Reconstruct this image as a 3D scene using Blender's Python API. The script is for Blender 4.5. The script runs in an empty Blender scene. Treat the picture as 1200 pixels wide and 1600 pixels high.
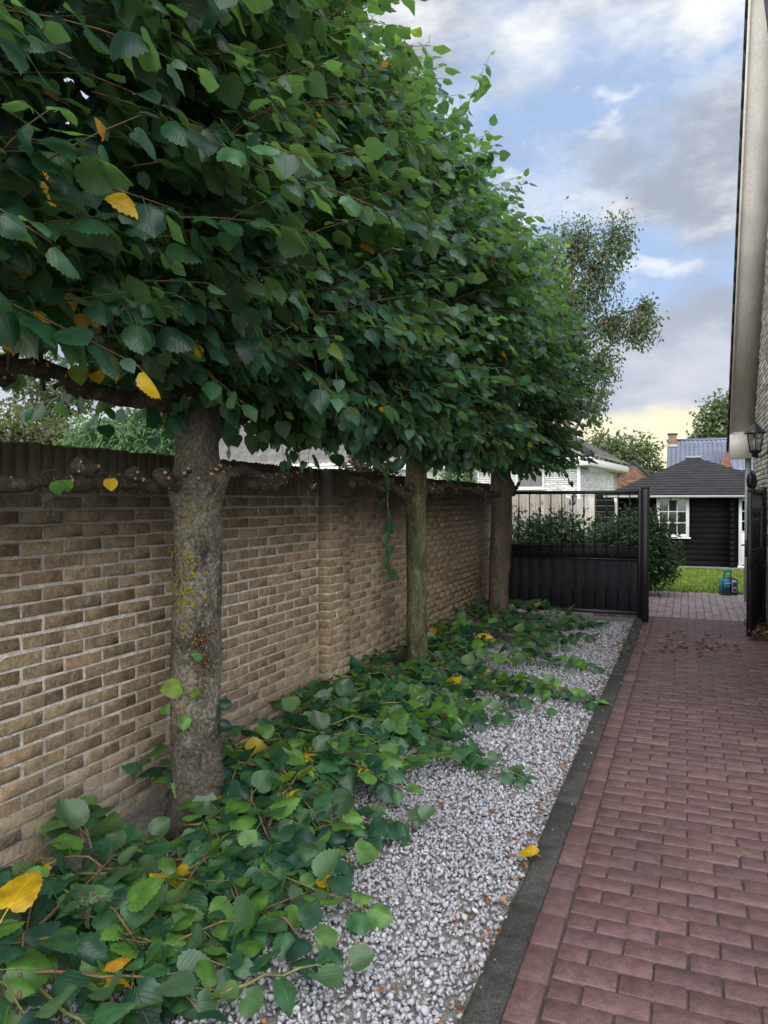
import bpy, math, random
import numpy as np
from mathutils import Vector, Matrix, noise as mnoise

random.seed(7)
rng = np.random.default_rng(11)
sc = bpy.context.scene
col_ = sc.collection
R = math.radians

# ------------------------------------------------------------------ camera
F_PX, CAM_H, YAW, PITCH = 1150.0, 1.55, R(22.3), R(-0.8)
cam_d = bpy.data.cameras.new('camera')
cam_d.sensor_fit = 'HORIZONTAL'; cam_d.sensor_width = 36.0
cam_d.lens = 36.0 * F_PX / 1200.0
cam_d.clip_start = 0.05; cam_d.clip_end = 2000
cam = bpy.data.objects.new('camera', cam_d); col_.objects.link(cam)
cam.location = (0, 0, CAM_H); cam.rotation_euler = (R(90) + PITCH, 0, YAW)
sc.camera = cam

# ------------------------------------------------------------------ sky, sun, exposure
SUN_ELEV, SUN_AZ = R(44), R(174)          # azimuth measured from +Y towards +X
world = bpy.data.worlds.new('World'); sc.world = world; world.use_nodes = True
def build_world():
    nt = world.node_tree; N = nt.nodes; L = nt.links; N.clear()
    out = N.new('ShaderNodeOutputWorld'); bg = N.new('ShaderNodeBackground')
    bg.inputs['Strength'].default_value = 0.055
    L.new(bg.outputs[0], out.inputs[0])
    sky = N.new('ShaderNodeTexSky'); sky.sky_type = 'NISHITA'; sky.sun_disc = False
    sky.sun_elevation = SUN_ELEV; sky.sun_rotation = SUN_AZ
    sky.air_density = 1.0; sky.dust_density = 1.2; sky.ozone_density = 2.0
    tc = N.new('ShaderNodeTexCoord')
    sep = N.new('ShaderNodeSeparateXYZ'); L.new(tc.outputs['Generated'], sep.inputs[0])
    def M(op, a, b=None, c=None, clamp=False):
        n = N.new('ShaderNodeMath'); n.operation = op; n.use_clamp = clamp
        for i, v in enumerate((a, b, c)):
            if v is None: continue
            if isinstance(v, (int, float)): n.inputs[i].default_value = v
            else: L.new(v, n.inputs[i])
        return n.outputs[0]
    def ramp(v, lo, hi):
        n = N.new('ShaderNodeMapRange'); n.interpolation_type = 'SMOOTHSTEP'
        L.new(v, n.inputs[0]); n.inputs[1].default_value = lo; n.inputs[2].default_value = hi
        return n.outputs[0]
    def mix(f, a, b):
        n = N.new('ShaderNodeMix'); n.data_type = 'RGBA'
        if isinstance(f, (int, float)): n.inputs[0].default_value = f
        else: L.new(f, n.inputs[0])
        for i, v in ((6, a), (7, b)):
            if isinstance(v, tuple): n.inputs[i].default_value = (*v, 1)
            else: L.new(v, n.inputs[i])
        return n.outputs[2]
    z = sep.outputs[2]
    def nz(scale, detail, off, rough=0.55, dist=0.0, sc3=(1, 1, 2.2)):
        mp = N.new('ShaderNodeMapping'); mp.inputs['Location'].default_value = off
        mp.inputs['Scale'].default_value = sc3
        L.new(tc.outputs['Generated'], mp.inputs[0])
        n = N.new('ShaderNodeTexNoise'); L.new(mp.outputs[0], n.inputs['Vector'])
        n.inputs['Scale'].default_value = scale; n.inputs['Detail'].default_value = detail
        n.inputs['Roughness'].default_value = rough; n.inputs['Distortion'].default_value = dist
        return n.outputs[0]
    big = nz(2.3, 8, (3.1, 0.4, 1.7), 0.55)
    tone = nz(3.6, 8, (7.7, 2.0, 0.6), 0.58)
    puff = nz(15, 5, (1.3, 5.2, 2.0), 0.5)
    wisp = nz(4.2, 9, (0.2, 9.1, 4.0), 0.62, 0.0, (1, 1, 1.6))
    high = ramp(z, 0.33, 0.47); mid = ramp(z, 0.22, 0.30)
    low = M('SUBTRACT', 1.0, ramp(z, 0.19, 0.27))
    # cover: heavy high up, broken in between, a grey bank low down
    cover = M('ADD', big, M('ADD', M('MULTIPLY', high, 0.16), M('MULTIPLY', low, 0.22)))
    cmask = ramp(cover, 0.52, 0.66)
    base = mix(0.65, sky.outputs[0], (4.4, 5.8, 8.3))
    base = mix(M('MULTIPLY', ramp(wisp, 0.46, 0.68), 0.68), base, (7.3, 7.7, 8.4))
    base = mix(M('MULTIPLY', ramp(puff, 0.58, 0.76), M('MULTIPLY', mid, 0.7)), base, (8.8, 8.8, 8.9))
    grey = (3.45, 3.85, 4.65); white = (8.5, 8.5, 8.5)
    ccol = mix(ramp(tone, 0.47, 0.66), grey, white)
    lowgrey = (4.2, 4.6, 5.6)
    ccol = mix(M('MULTIPLY', low, 0.70), ccol, lowgrey)
    c = mix(cmask, base, ccol)
    # clear strip under the cloud bank, warm with the low evening light
    edge = M('ADD', z, M('MULTIPLY', M('SUBTRACT', wisp, 0.5), 0.10))
    glow = M('SUBTRACT', 1.0, ramp(edge, 0.108, 0.128))
    # the warm part lies towards the sunset, elsewhere the strip is plain bright haze
    hl_ = M('SQRT', M('ADD', M('MULTIPLY', sep.outputs[0], sep.outputs[0]), M('MULTIPLY', sep.outputs[1], sep.outputs[1])))
    toward = M('DIVIDE', M('ADD', M('MULTIPLY', sep.outputs[0], 0.10), M('MULTIPLY', sep.outputs[1], 0.995)), M('MAXIMUM', hl_, 0.01))
    strip = mix(ramp(toward, 0.72, 0.97), (7.2, 7.4, 7.7), (8.9, 8.0, 5.8))
    c = mix(M('MULTIPLY', glow, 0.92), c, strip)
    L.new(c, bg.inputs['Color'])
build_world()

sun_d = bpy.data.lights.new('sun', 'SUN'); sun_d.energy = 3.3; sun_d.angle = R(110)
sun_d.color = (1.0, 0.975, 0.95)
sun = bpy.data.objects.new('sun', sun_d); col_.objects.link(sun)
sdir = Vector((math.sin(SUN_AZ) * math.cos(SUN_ELEV), math.cos(SUN_AZ) * math.cos(SUN_ELEV), math.sin(SUN_ELEV)))
sun.rotation_euler = sdir.to_track_quat('Z', 'Y').to_euler(); sun.location = (0, 30, 30)

sc.view_settings.view_transform = 'Standard'; sc.view_settings.look = 'None'
sc.view_settings.exposure = 1.2; sc.view_settings.gamma = 1.0
sc.view_settings.use_curve_mapping = False
sc.cycles.max_bounces = 6; sc.cycles.diffuse_bounces = 3; sc.cycles.glossy_bounces = 2
sc.cycles.transmission_bounces = 4; sc.cycles.transparent_max_bounces = 6
sc.cycles.use_denoising = True

# ------------------------------------------------------------------ pixel helpers (directions only)
_f = Vector((-math.sin(YAW) * math.cos(PITCH), math.cos(YAW) * math.cos(PITCH), math.sin(PITCH)))
_r = Vector((math.cos(YAW), math.sin(YAW), 0)); _u = _r.cross(_f)
EYE = Vector((0, 0, CAM_H))
def ray(px, py): return _f + _r * ((px - 600) / F_PX) + _u * ((800 - py) / F_PX)
def on_z(px, py, z=0.0): d = ray(px, py); return EYE + d * ((z - CAM_H) / d.z)
def on_x(px, py, X): d = ray(px, py); return EYE + d * (X / d.x)
def on_y(px, py, Y): d = ray(px, py); return EYE + d * (Y / d.y)
def at_t(px, py, t): return EYE + ray(px, py) * t

# ------------------------------------------------------------------ materials
MATS = {}
def new_mat(name):
    m = bpy.data.materials.new(name); m.use_nodes = True
    m.node_tree.nodes.clear(); MATS[name] = m
    return m, m.node_tree.nodes, m.node_tree.links
def rgba(c): return (*c, 1.0)
def surf(name, color=None, attr=None, rough=0.7, spec=0.4, mottle=0.35, mscale=14.0, fine=0.25, fscale=120.0,
         bump=0.3, bscale=160.0, bdist=0.003, metal=0.0, stain=None, coord='pos', stretch=(1, 1, 1), fleck=None):
    """general procedural surface: colour (or per-piece attribute) x mottling, optional stains, bump"""
    m, N, L = new_mat(name)
    out = N.new('ShaderNodeOutputMaterial'); p = N.new('ShaderNodeBsdfPrincipled'); L.new(p.outputs[0], out.inputs[0])
    p.inputs['Roughness'].default_value = rough; p.inputs['Specular IOR Level'].default_value = spec
    p.inputs['Metallic'].default_value = metal
    if coord == 'pos':
        g = N.new('ShaderNodeNewGeometry'); vec = g.outputs['Position']
    else:
        g = N.new('ShaderNodeTexCoord'); vec = g.outputs['Object']
    mp = N.new('ShaderNodeMapping'); mp.inputs['Scale'].default_value = stretch; L.new(vec, mp.inputs[0]); vec = mp.outputs[0]
    def tex(s, d=5, r=0.6):
        n = N.new('ShaderNodeTexNoise'); n.inputs['Scale'].default_value = s; n.inputs['Detail'].default_value = d
        n.inputs['Roughness'].default_value = r; L.new(vec, n.inputs['Vector']); return n.outputs[0]
    def mr(v, a, b, c, d):
        n = N.new('ShaderNodeMapRange'); L.new(v, n.inputs[0])
        for i, x in enumerate((a, b, c, d)): n.inputs[i + 1].default_value = x
        return n.outputs[0]
    def mul(c, f):
        n = N.new('ShaderNodeMix'); n.data_type = 'RGBA'; n.blend_type = 'MULTIPLY'; n.inputs[0].default_value = 1
        L.new(c, n.inputs[6]); L.new(f, n.inputs[7]); return n.outputs[2]
    def mixc(f, c, d):
        n = N.new('ShaderNodeMix'); n.data_type = 'RGBA'; L.new(f, n.inputs[0]); L.new(c, n.inputs[6])
        if isinstance(d, tuple): n.inputs[7].default_value = rgba(d)
        else: L.new(d, n.inputs[7])
        return n.outputs[2]
    if attr:
        a = N.new('ShaderNodeAttribute'); a.attribute_name = attr; c = a.outputs['Color']
    else:
        a = N.new('ShaderNodeRGB'); a.outputs[0].default_value = rgba(color); c = a.outputs[0]
    c = mul(c, mr(tex(mscale), 0.3, 0.7, 1 - mottle, 1 + mottle))
    c = mul(c, mr(tex(fscale, 3), 0.3, 0.7, 1 - fine, 1 + fine))
    if fleck:
        fc, fs, lo, hi, amt = fleck
        c = mixc(mr(tex(fs, 4), lo, hi, 0, amt), c, fc)
    if stain:
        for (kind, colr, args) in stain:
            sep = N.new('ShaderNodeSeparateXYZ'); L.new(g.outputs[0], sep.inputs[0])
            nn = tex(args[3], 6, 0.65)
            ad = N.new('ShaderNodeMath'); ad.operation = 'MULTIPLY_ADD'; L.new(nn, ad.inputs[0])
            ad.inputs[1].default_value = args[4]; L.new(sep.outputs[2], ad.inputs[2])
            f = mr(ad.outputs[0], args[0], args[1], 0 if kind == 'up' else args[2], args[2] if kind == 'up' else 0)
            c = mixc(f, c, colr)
    L.new(c, p.inputs['Base Color'])
    if bump:
        b = N.new('ShaderNodeBump'); b.inputs['Strength'].default_value = bump; b.inputs['Distance'].default_value = bdist
        L.new(tex(bscale, 6, 0.65), b.inputs['Height']); L.new(b.outputs[0], p.inputs['Normal'])
    return m

def leaf_mat(name, trans=0.42, rough=0.36, vein=0.42, under=(0.13, 0.21, 0.11), spec=0.6):
    m, N, L = new_mat(name)
    out = N.new('ShaderNodeOutputMaterial'); p = N.new('ShaderNodeBsdfPrincipled')
    tr = N.new('ShaderNodeBsdfTranslucent'); mx = N.new('ShaderNodeMixShader'); mx.inputs[0].default_value = trans
    L.new(p.outputs[0], mx.inputs[1]); L.new(tr.outputs[0], mx.inputs[2]); L.new(mx.outputs[0], out.inputs[0])
    p.inputs['Roughness'].default_value = rough; p.inputs['Specular IOR Level'].default_value = spec
    a = N.new('ShaderNodeAttribute'); a.attribute_name = 'col'
    uv = N.new('ShaderNodeAttribute'); uv.attribute_name = 'luv'
    sep = N.new('ShaderNodeSeparateXYZ'); L.new(uv.outputs['Vector'], sep.inputs[0])
    def M(op, x, y=None, clamp=False):
        n = N.new('ShaderNodeMath'); n.operation = op; n.use_clamp = clamp
        for i, v in enumerate((x, y)):
            if v is None: continue
            if isinstance(v, (int, float)): n.inputs[i].default_value = v
            else: L.new(v, n.inputs[i])
        return n.outputs[0]
    ax = M('ABSOLUTE', sep.outputs[0])
    mid = M('SUBTRACT', 1.0, M('DIVIDE', ax, 0.022), True)
    s = M('MULTIPLY', M('SUBTRACT', sep.outputs[1], M('MULTIPLY', ax, 0.95)), 6.5)
    side = M('SUBTRACT', 1.0, M('DIVIDE', M('ABSOLUTE', M('SUBTRACT', M('FRACT', s), 0.5)), 0.09), True)
    vn = M('MAXIMUM', mid, M('MULTIPLY', side, 0.75), True)
    nz = N.new('ShaderNodeTexNoise'); nz.inputs['Scale'].default_value = 22; nz.inputs['Detail'].default_value = 4
    g = N.new('ShaderNodeNewGeometry'); L.new(g.outputs['Position'], nz.inputs['Vector'])
    mr = N.new('ShaderNodeMapRange'); L.new(nz.outputs[0], mr.inputs[0])
    mr.inputs[1].default_value = .3; mr.inputs[2].default_value = .7; mr.inputs[3].default_value = .72; mr.inputs[4].default_value = 1.3
    def mix(f, x, y, bt='MIX'):
        n = N.new('ShaderNodeMix'); n.data_type = 'RGBA'; n.blend_type = bt
        if isinstance(f, (int, float)): n.inputs[0].default_value = f
        else: L.new(f, n.inputs[0])
        for i, v in ((6, x), (7, y)):
            if isinstance(v, tuple): n.inputs[i].default_value = rgba(v)
            else: L.new(v, n.inputs[i])
        return n.outputs[2]
    c = mix(1.0, a.outputs['Color'], mr.outputs[0], 'MULTIPLY')
    under_c = mix(0.45, c, under)
    c = mix(g.outputs['Backfacing'], c, under_c)
    c2 = mix(1.0, c, (2.2, 1.9, 1.2), 'MULTIPLY')
    cv = mix(M('MULTIPLY', vn, vein), c, c2)
    L.new(cv, p.inputs['Base Color'])
    L.new(mix(1.0, cv, (1.9, 2.0, 0.8), 'MULTIPLY'), tr.inputs['Color'])
    b = N.new('ShaderNodeBump'); b.inputs['Strength'].default_value = 0.5; b.inputs['Distance'].default_value = 0.002
    L.new(M('SUBTRACT', nz.outputs[0], M('MULTIPLY', vn, 0.8)), b.inputs['Height'])
    L.new(b.outputs[0], p.inputs['Normal']); L.new(b.outputs[0], tr.inputs['Normal'])
    return m

def glass_mat(name, tint=(0.02, 0.025, 0.03), rough=0.04):
    m, N, L = new_mat(name)
    out = N.new('ShaderNodeOutputMaterial'); p = N.new('ShaderNodeBsdfPrincipled'); L.new(p.outputs[0], out.inputs[0])
    nz = N.new('ShaderNodeTexNoise'); nz.inputs['Scale'].default_value = 3
    mr = N.new('ShaderNodeMapRange'); L.new(nz.outputs[0], mr.inputs[0]); mr.inputs[3].default_value = rough; mr.inputs[4].default_value = rough * 2.5
    L.new(mr.outputs[0], p.inputs['Roughness']); p.inputs['Base Color'].default_value = rgba(tint)
    p.inputs['Specular IOR Level'].default_value = 0.6
    return m

leaf_mat('linden_leaf')
leaf_mat('shrub_leaf', trans=0.22, rough=0.55, vein=0.0, spec=0.25, under=(0.05, 0.08, 0.03))
leaf_mat('dry_leaf', trans=0.12, rough=0.7, vein=0.2, under=(0.16, 0.09, 0.05), spec=0.2)
leaf_mat('far_leaf', trans=0.38, rough=0.55, vein=0.0)
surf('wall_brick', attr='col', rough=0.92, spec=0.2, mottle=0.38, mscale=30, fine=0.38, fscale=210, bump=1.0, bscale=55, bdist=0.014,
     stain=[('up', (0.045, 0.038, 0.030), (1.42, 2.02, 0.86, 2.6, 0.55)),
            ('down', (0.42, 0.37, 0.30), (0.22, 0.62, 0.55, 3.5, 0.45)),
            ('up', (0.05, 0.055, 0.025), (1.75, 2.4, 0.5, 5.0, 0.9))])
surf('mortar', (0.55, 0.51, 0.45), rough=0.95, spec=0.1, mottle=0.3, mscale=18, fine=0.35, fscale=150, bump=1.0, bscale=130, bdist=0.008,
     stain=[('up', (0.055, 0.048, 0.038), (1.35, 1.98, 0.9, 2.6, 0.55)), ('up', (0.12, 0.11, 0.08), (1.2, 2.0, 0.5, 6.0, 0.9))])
surf('paver', attr='col', rough=0.52, spec=0.4, mottle=0.3, mscale=24, fine=0.34, fscale=240, bump=0.8, bscale=130, bdist=0.004,
     fleck=((0.035, 0.022, 0.022), 34, 0.62, 0.74, 0.5))
surf('joint_sand', (0.075, 0.066, 0.058), rough=0.95, spec=0.1, bump=0.8, bscale=300, fleck=((0.05, 0.06, 0.02), 6, 0.55, 0.7, 0.5))
surf('kerb_concrete', (0.046, 0.045, 0.043), rough=0.9, spec=0.2, mottle=0.35, mscale=11, fine=0.6, fscale=150, bump=0.8, bscale=320, bdist=0.003,
     fleck=((0.10, 0.095, 0.085), 60, 0.60, 0.70, 0.5))
surf('gravel_stone', attr='col', rough=0.75, spec=0.35, mottle=0.2, mscale=60, fine=0.15, fscale=400, bump=0.3, bscale=300)
surf('bed_soil', (0.20, 0.19, 0.185), rough=0.95, spec=0.1, mottle=0.4, mscale=20, fine=0.5, fscale=150, bump=1, bscale=90, bdist=0.01)
surf('ground_earth', (0.06, 0.07, 0.03), rough=0.95, spec=0.1, mottle=0.4, mscale=1.5, fine=0.4, fscale=30, bump=0.6, bscale=40)
surf('lawn_turf', (0.11, 0.17, 0.025), rough=0.9, spec=0.1, mottle=0.35, mscale=3, fine=0.4, fscale=90, bump=0.8, bscale=120, bdist=0.01)
surf('grass_blade', attr='col', rough=0.6, spec=0.3, mottle=0.2, mscale=3, bump=0)
surf('bark', (0.135, 0.122, 0.095), rough=0.95, spec=0.1, mottle=0.75, mscale=7, fine=0.6, fscale=80, bump=1.0, bscale=38, bdist=0.028,
     stretch=(1, 1, 0.85), fleck=((0.36, 0.35, 0.30), 48, 0.54, 0.68, 0.65),
     stain=[('up', (0.062, 0.055, 0.045), (1.6, 2.4, 0.8, 4, 0.5)), ('down', (0.06, 0.052, 0.042), (0.35, 0.75, 0.75, 5, 0.4))])
surf('lichen', attr='col', rough=0.95, spec=0.05, mottle=0.35, mscale=60, fine=0.4, fscale=200, bump=1, bscale=150)
surf('bark_green', (0.085, 0.082, 0.042), rough=0.92, spec=0.15, mottle=0.5, mscale=9, fine=0.5, fscale=80, bump=1.0, bscale=45, bdist=0.02,
     stretch=(1, 1, 0.45), fleck=((0.20, 0.20, 0.14), 22, 0.55, 0.66, 0.65))
surf('bark_brown', (0.105, 0.082, 0.060), rough=0.92, spec=0.15, mottle=0.45, mscale=8, fine=0.4, fscale=70, bump=1.0, bscale=40, bdist=0.02,
     stretch=(1, 1, 0.4), fleck=((0.17, 0.15, 0.12), 22, 0.56, 0.68, 0.5))
surf('limb_bark', (0.075, 0.060, 0.046), rough=0.92, spec=0.15, mottle=0.5, mscale=16, fine=0.5, fscale=110, bump=1, bscale=70, bdist=0.015,
     fleck=((0.20, 0.20, 0.15), 20, 0.55, 0.68, 0.6))
surf('cut_wood', (0.50, 0.29, 0.15), rough=0.8, spec=0.2, mottle=0.3, mscale=80, bump=0.3)
surf('twig_bark', (0.14, 0.09, 0.05), rough=0.7, spec=0.3, mottle=0.35, mscale=25, bump=0.3)
surf('green_stem', (0.13, 0.13, 0.045), rough=0.6, spec=0.3, mottle=0.4, mscale=14, bump=0.2)
surf('gate_paint', (0.007, 0.007, 0.010), rough=0.42, spec=0.45, mottle=0.3, mscale=8, bump=0.15, bscale=200, fleck=((0.03, 0.025, 0.022), 30, 0.64, 0.74, 0.5))
surf('gate_board', (0.012, 0.012, 0.017), rough=0.7, spec=0.25, mottle=0.35, mscale=10, stretch=(1, 1, 0.08), bump=0.4, bscale=120, bdist=0.003)
surf('cabin_log', (0.007, 0.0065, 0.0075), rough=0.8, spec=0.15, mottle=0.4, mscale=6, stretch=(0.15, 1, 1), bump=0.35, bscale=60)
surf('cabin_shingle', (0.035, 0.035, 0.038), rough=0.9, spec=0.2, mottle=0.25, mscale=4, fine=0.3, fscale=60, bump=0.6, bscale=90)
surf('white_paint', (0.72, 0.72, 0.71), rough=0.5, spec=0.4, mottle=0.06, mscale=5, fine=0.05, bump=0.1)
surf('pale_gutter', (0.30, 0.31, 0.32), rough=0.45, spec=0.4, mottle=0.15, mscale=5, bump=0.1)
surf('zinc_pipe', (0.25, 0.29, 0.28), rough=0.5, spec=0.4, mottle=0.15, mscale=6, bump=0.1, metal=0.2)
surf('verge_paint', (0.74, 0.70, 0.64), rough=0.9, spec=0.1, mottle=0.14, mscale=4, fine=0.12, fscale=60, stretch=(1, 1, 0.2), bump=0.15)
surf('verge_tile', (0.03, 0.03, 0.032), rough=0.7, mottle=0.3, mscale=6)
surf('house_brick', attr='col', rough=0.9, spec=0.2, mottle=0.2, mscale=20, fine=0.25, fscale=160, bump=0.8, bscale=90, bdist=0.006)
surf('house_mortar', (0.20, 0.185, 0.165), rough=0.95, spec=0.1, mottle=0.2, mscale=12, bump=0.5)
surf('white_brick', attr='col', rough=0.85, spec=0.2, mottle=0.1, mscale=3, fine=0.1, fscale=40, bump=0.4, bscale=60)
surf('pantile', attr='col', rough=0.8, spec=0.25, mottle=0.25, mscale=3, fine=0.3, fscale=40, bump=0.3)
surf('blue_tile', (0.10, 0.125, 0.19), rough=0.28, spec=0.6, mottle=0.2, mscale=1.2, fine=0.15, fscale=12, bump=0.2)
surf('red_brick', attr='col', rough=0.9, spec=0.2, mottle=0.25, mscale=4, fine=0.3, fscale=30, bump=0.4)
surf('chimney_brick', (0.20, 0.14, 0.085), rough=0.9, spec=0.2, mottle=0.3, mscale=5, bump=0.4)
surf('fence_wood', attr='col', rough=0.9, spec=0.15, mottle=0.3, mscale=10, stretch=(1, 1, 0.12), bump=0.5, bscale=60)
surf('radio_teal', (0.0, 0.17, 0.29), rough=0.4, spec=0.5, mottle=0.1, mscale=10, bump=0.1)
surf('radio_dark', (0.015, 0.016, 0.018), rough=0.55, mottle=0.2, bump=0.2)
surf('radio_silver', (0.36, 0.36, 0.37), rough=0.4, mottle=0.1, metal=0.2, bump=0.05)
surf('radio_screen', (0.03, 0.04, 0.17), rough=0.2, mottle=0.1, bump=0)
surf('lantern_paint', (0.012, 0.013, 0.015), rough=0.35, spec=0.5, mottle=0.2, bump=0.1)
surf('litter', attr='col', rough=0.85, spec=0.15, mottle=0.4, mscale=60, bump=0.5)
glass_mat('window_glass'); glass_mat('dim_window_glass', (0.05, 0.055, 0.06))
def clear_glass(name):
    m, N, L = new_mat(name)
    out = N.new('ShaderNodeOutputMaterial'); t = N.new('ShaderNodeBsdfTransparent'); g = N.new('ShaderNodeBsdfGlossy')
    nz = N.new('ShaderNodeTexNoise'); nz.inputs['Scale'].default_value = 30
    mr = N.new('ShaderNodeMapRange'); L.new(nz.outputs[0], mr.inputs[0]); mr.inputs[3].default_value = 0.12; mr.inputs[4].default_value = 0.3
    g.inputs['Roughness'].default_value = 0.12; t.inputs['Color'].default_value = (0.85, 0.87, 0.86, 1)
    mx = N.new('ShaderNodeMixShader'); L.new(mr.outputs[0], mx.inputs[0]); L.new(t.outputs[0], mx.inputs[1]); L.new(g.outputs[0], mx.inputs[2])
    L.new(mx.outputs[0], out.inputs[0])
clear_glass('lantern_glass')

# ------------------------------------------------------------------ mesh helpers
def np_mesh(name, V, faces, mat, col=None, luv=None, smooth=False):
    """faces: list of tuples or (loops, totals) arrays"""
    me = bpy.data.meshes.new(name); V = np.asarray(V, dtype=np.float32)
    if isinstance(faces, tuple): loops, totals = faces
    else:
        totals = np.array([len(f) for f in faces], dtype=np.int32)
        loops = np.fromiter((i for f in faces for i in f), dtype=np.int32)
    me.vertices.add(len(V)); me.vertices.foreach_set('co', V.ravel())
    me.loops.add(len(loops)); me.loops.foreach_set('vertex_index', loops.astype(np.int32))
    me.polygons.add(len(totals))
    starts = np.concatenate([[0], np.cumsum(totals)[:-1]]).astype(np.int32)
    me.polygons.foreach_set('loop_start', starts)
    try: me.polygons.foreach_set('loop_total', totals.astype(np.int32))
    except Exception: pass
    if smooth: me.polygons.foreach_set('use_smooth', np.ones(len(totals), dtype=bool))
    me.update(calc_edges=True)
    if col is not None:
        col = np.asarray(col, dtype=np.float32)
        if col.ndim == 1: col = np.tile(col, (len(V), 1))
        a = me.attributes.new('col', 'FLOAT_COLOR', 'POINT')
        a.data.foreach_set('color', np.concatenate([col, np.ones((len(V), 1), np.float32)], 1).ravel())
    if luv is not None:
        a = me.attributes.new('luv', 'FLOAT_VECTOR', 'POINT'); a.data.foreach_set('vector', np.asarray(luv, np.float32).ravel())
    me.materials.append(MATS[mat] if isinstance(mat, str) else mat)
    return me
def bake(name, tmpl, T, mat, cols=None, smooth=False):
    """tmpl = list of (V, faces, luv or None); T = list of (variant, 3x3, loc) arrays -> one mesh"""
    var, A, P = T; Vs, Ls, Ts, Cs, Us = [], [], [], [], []; off = 0
    for k, t in enumerate(tmpl):
        idx = np.where(var == k)[0]
        if not len(idx): continue
        V, faces = np.asarray(t[0], float), t[1]
        W = np.einsum('nij,vj->nvi', A[idx], V) + P[idx][:, None, :]
        n, m = len(idx), len(V)
        tot = np.array([len(f) for f in faces]); lp = np.fromiter((i for f in faces for i in f), dtype=np.int64)
        Ls.append((lp[None, :] + (off + np.arange(n) * m)[:, None]).ravel()); Ts.append(np.tile(tot, n))
        Vs.append(W.reshape(-1, 3)); off += n * m
        if cols is not None: Cs.append(np.repeat(cols[idx], m, 0))
        if t[2] is not None: Us.append(np.tile(t[2], (n, 1)))
    return np_mesh(name, np.concatenate(Vs), (np.concatenate(Ls), np.concatenate(Ts)), mat,
                   np.concatenate(Cs) if Cs else None, np.concatenate(Us) if Us else None, smooth)
def link(name, me, parent=None, loc=None, rot=None, scale=None):
    o = bpy.data.objects.new(name, me); col_.objects.link(o)
    if parent is not None: o.parent = parent
    if loc is not None: o.location = loc
    if rot is not None: o.rotation_euler = rot
    if scale is not None: o.scale = scale
    return o
def tag(o, label=None, cat=None, group=None, kind=None):
    if label: o['label'] = label
    if cat: o['category'] = cat
    if group: o['group'] = group
    if kind: o['kind'] = kind
    return o
def empty(name, loc=(0, 0, 0), rz=0.0):
    o = bpy.data.objects.new(name, None); col_.objects.link(o); o.location = loc; o.rotation_euler = (0, 0, rz)
    o.empty_display_size = 0.1
    return o
class MB:
    def __init__(s): s.V = []; s.F = []
    def add(s, V, F):
        b = len(s.V); s.V += [tuple(v) for v in V]; s.F += [tuple(i + b for i in f) for f in F]; return s
    def box(s, a, b, bev=0.0):
        x0, y0, z0 = a; x1, y1, z1 = b
        if bev <= 0:
            V = [(x, y, z) for z in (z0, z1) for y in (y0, y1) for x in (x0, x1)]
            return s.add(V, [(0, 2, 3, 1), (4, 5, 7, 6), (0, 1, 5, 4), (2, 6, 7, 3), (0, 4, 6, 2), (1, 3, 7, 5)])
        b_ = min(bev, (x1 - x0) / 2.1, (y1 - y0) / 2.1, (z1 - z0) / 2.1)
        def ring(z, i): return [(x0 + i, y0, z), (x1 - i, y0, z), (x1, y0 + i, z), (x1, y1 - i, z), (x1 - i, y1, z), (x0 + i, y1, z), (x0, y1 - i, z), (x0, y0 + i, z)]
        def inner(z): return [(x0 + b_, y0 + b_, z), (x1 - b_, y0 + b_, z), (x1 - b_, y0 + b_, z), (x1 - b_, y1 - b_, z), (x1 - b_, y1 - b_, z), (x0 + b_, y1 - b_, z), (x0 + b_, y1 - b_, z), (x0 + b_, y0 + b_, z)]
        V = [(x0 + b_, y0 + b_, z0), (x1 - b_, y0 + b_, z0), (x1 - b_, y1 - b_, z0), (x0 + b_, y1 - b_, z0)]
        V += ring(z0 + b_, b_) + ring(z1 - b_, b_)
        V += [(x0 + b_, y0 + b_, z1), (x1 - b_, y0 + b_, z1), (x1 - b_, y1 - b_, z1), (x0 + b_, y1 - b_, z1)]
        F = [(3, 2, 1, 0), (20, 21, 22, 23)]
        for i in range(8): F.append((4 + i, 4 + (i + 1) % 8, 12 + (i + 1) % 8, 12 + i))
        for k in range(4):
            c0, c1 = k, (k + 1) % 4
            F.append((c0, c1, 4 + 2 * k + 1, 4 + 2 * k)); F.append((12 + 2 * k, 12 + 2 * k + 1, 20 + c1, 20 + c0))
            F.append((c1, 4 + (2 * k + 2) % 8, 4 + 2 * k + 1)); F.append((20 + c1, 12 + 2 * k + 1, 12 + (2 * k + 2) % 8))
        return s.add(V, F)
    def tube(s, pts, rad, n=8, cap=True):
        V, F = tube_vf(pts, rad, n, cap); return s.add(V, F)
    def lathe(s, prof, c=(0, 0, 0), n=14, axis='z'):
        V = []; F = []
        for (r, h) in prof:
            for k in range(n):
                a = 2 * math.pi * k / n; p = (r * math.cos(a), r * math.sin(a), h)
                if axis == 'x': p = (p[2], p[0], p[1])
                if axis == 'y': p = (p[1], p[2], p[0])
                V.append((c[0] + p[0], c[1] + p[1], c[2] + p[2]))
        m = len(prof)
        for i in range(m - 1):
            for k in range(n): F.append((i * n + k, i * n + (k + 1) % n, (i + 1) * n + (k + 1) % n, (i + 1) * n + k))
        F.append(tuple(range(n))[::-1]); F.append(tuple((m - 1) * n + k for k in range(n)))
        return s.add(V, F)
    def build(s, name, mat, parent=None, smooth=False, col=None):
        return link(name, np_mesh(name, s.V, s.F, mat, col=col, smooth=smooth), parent)
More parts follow.
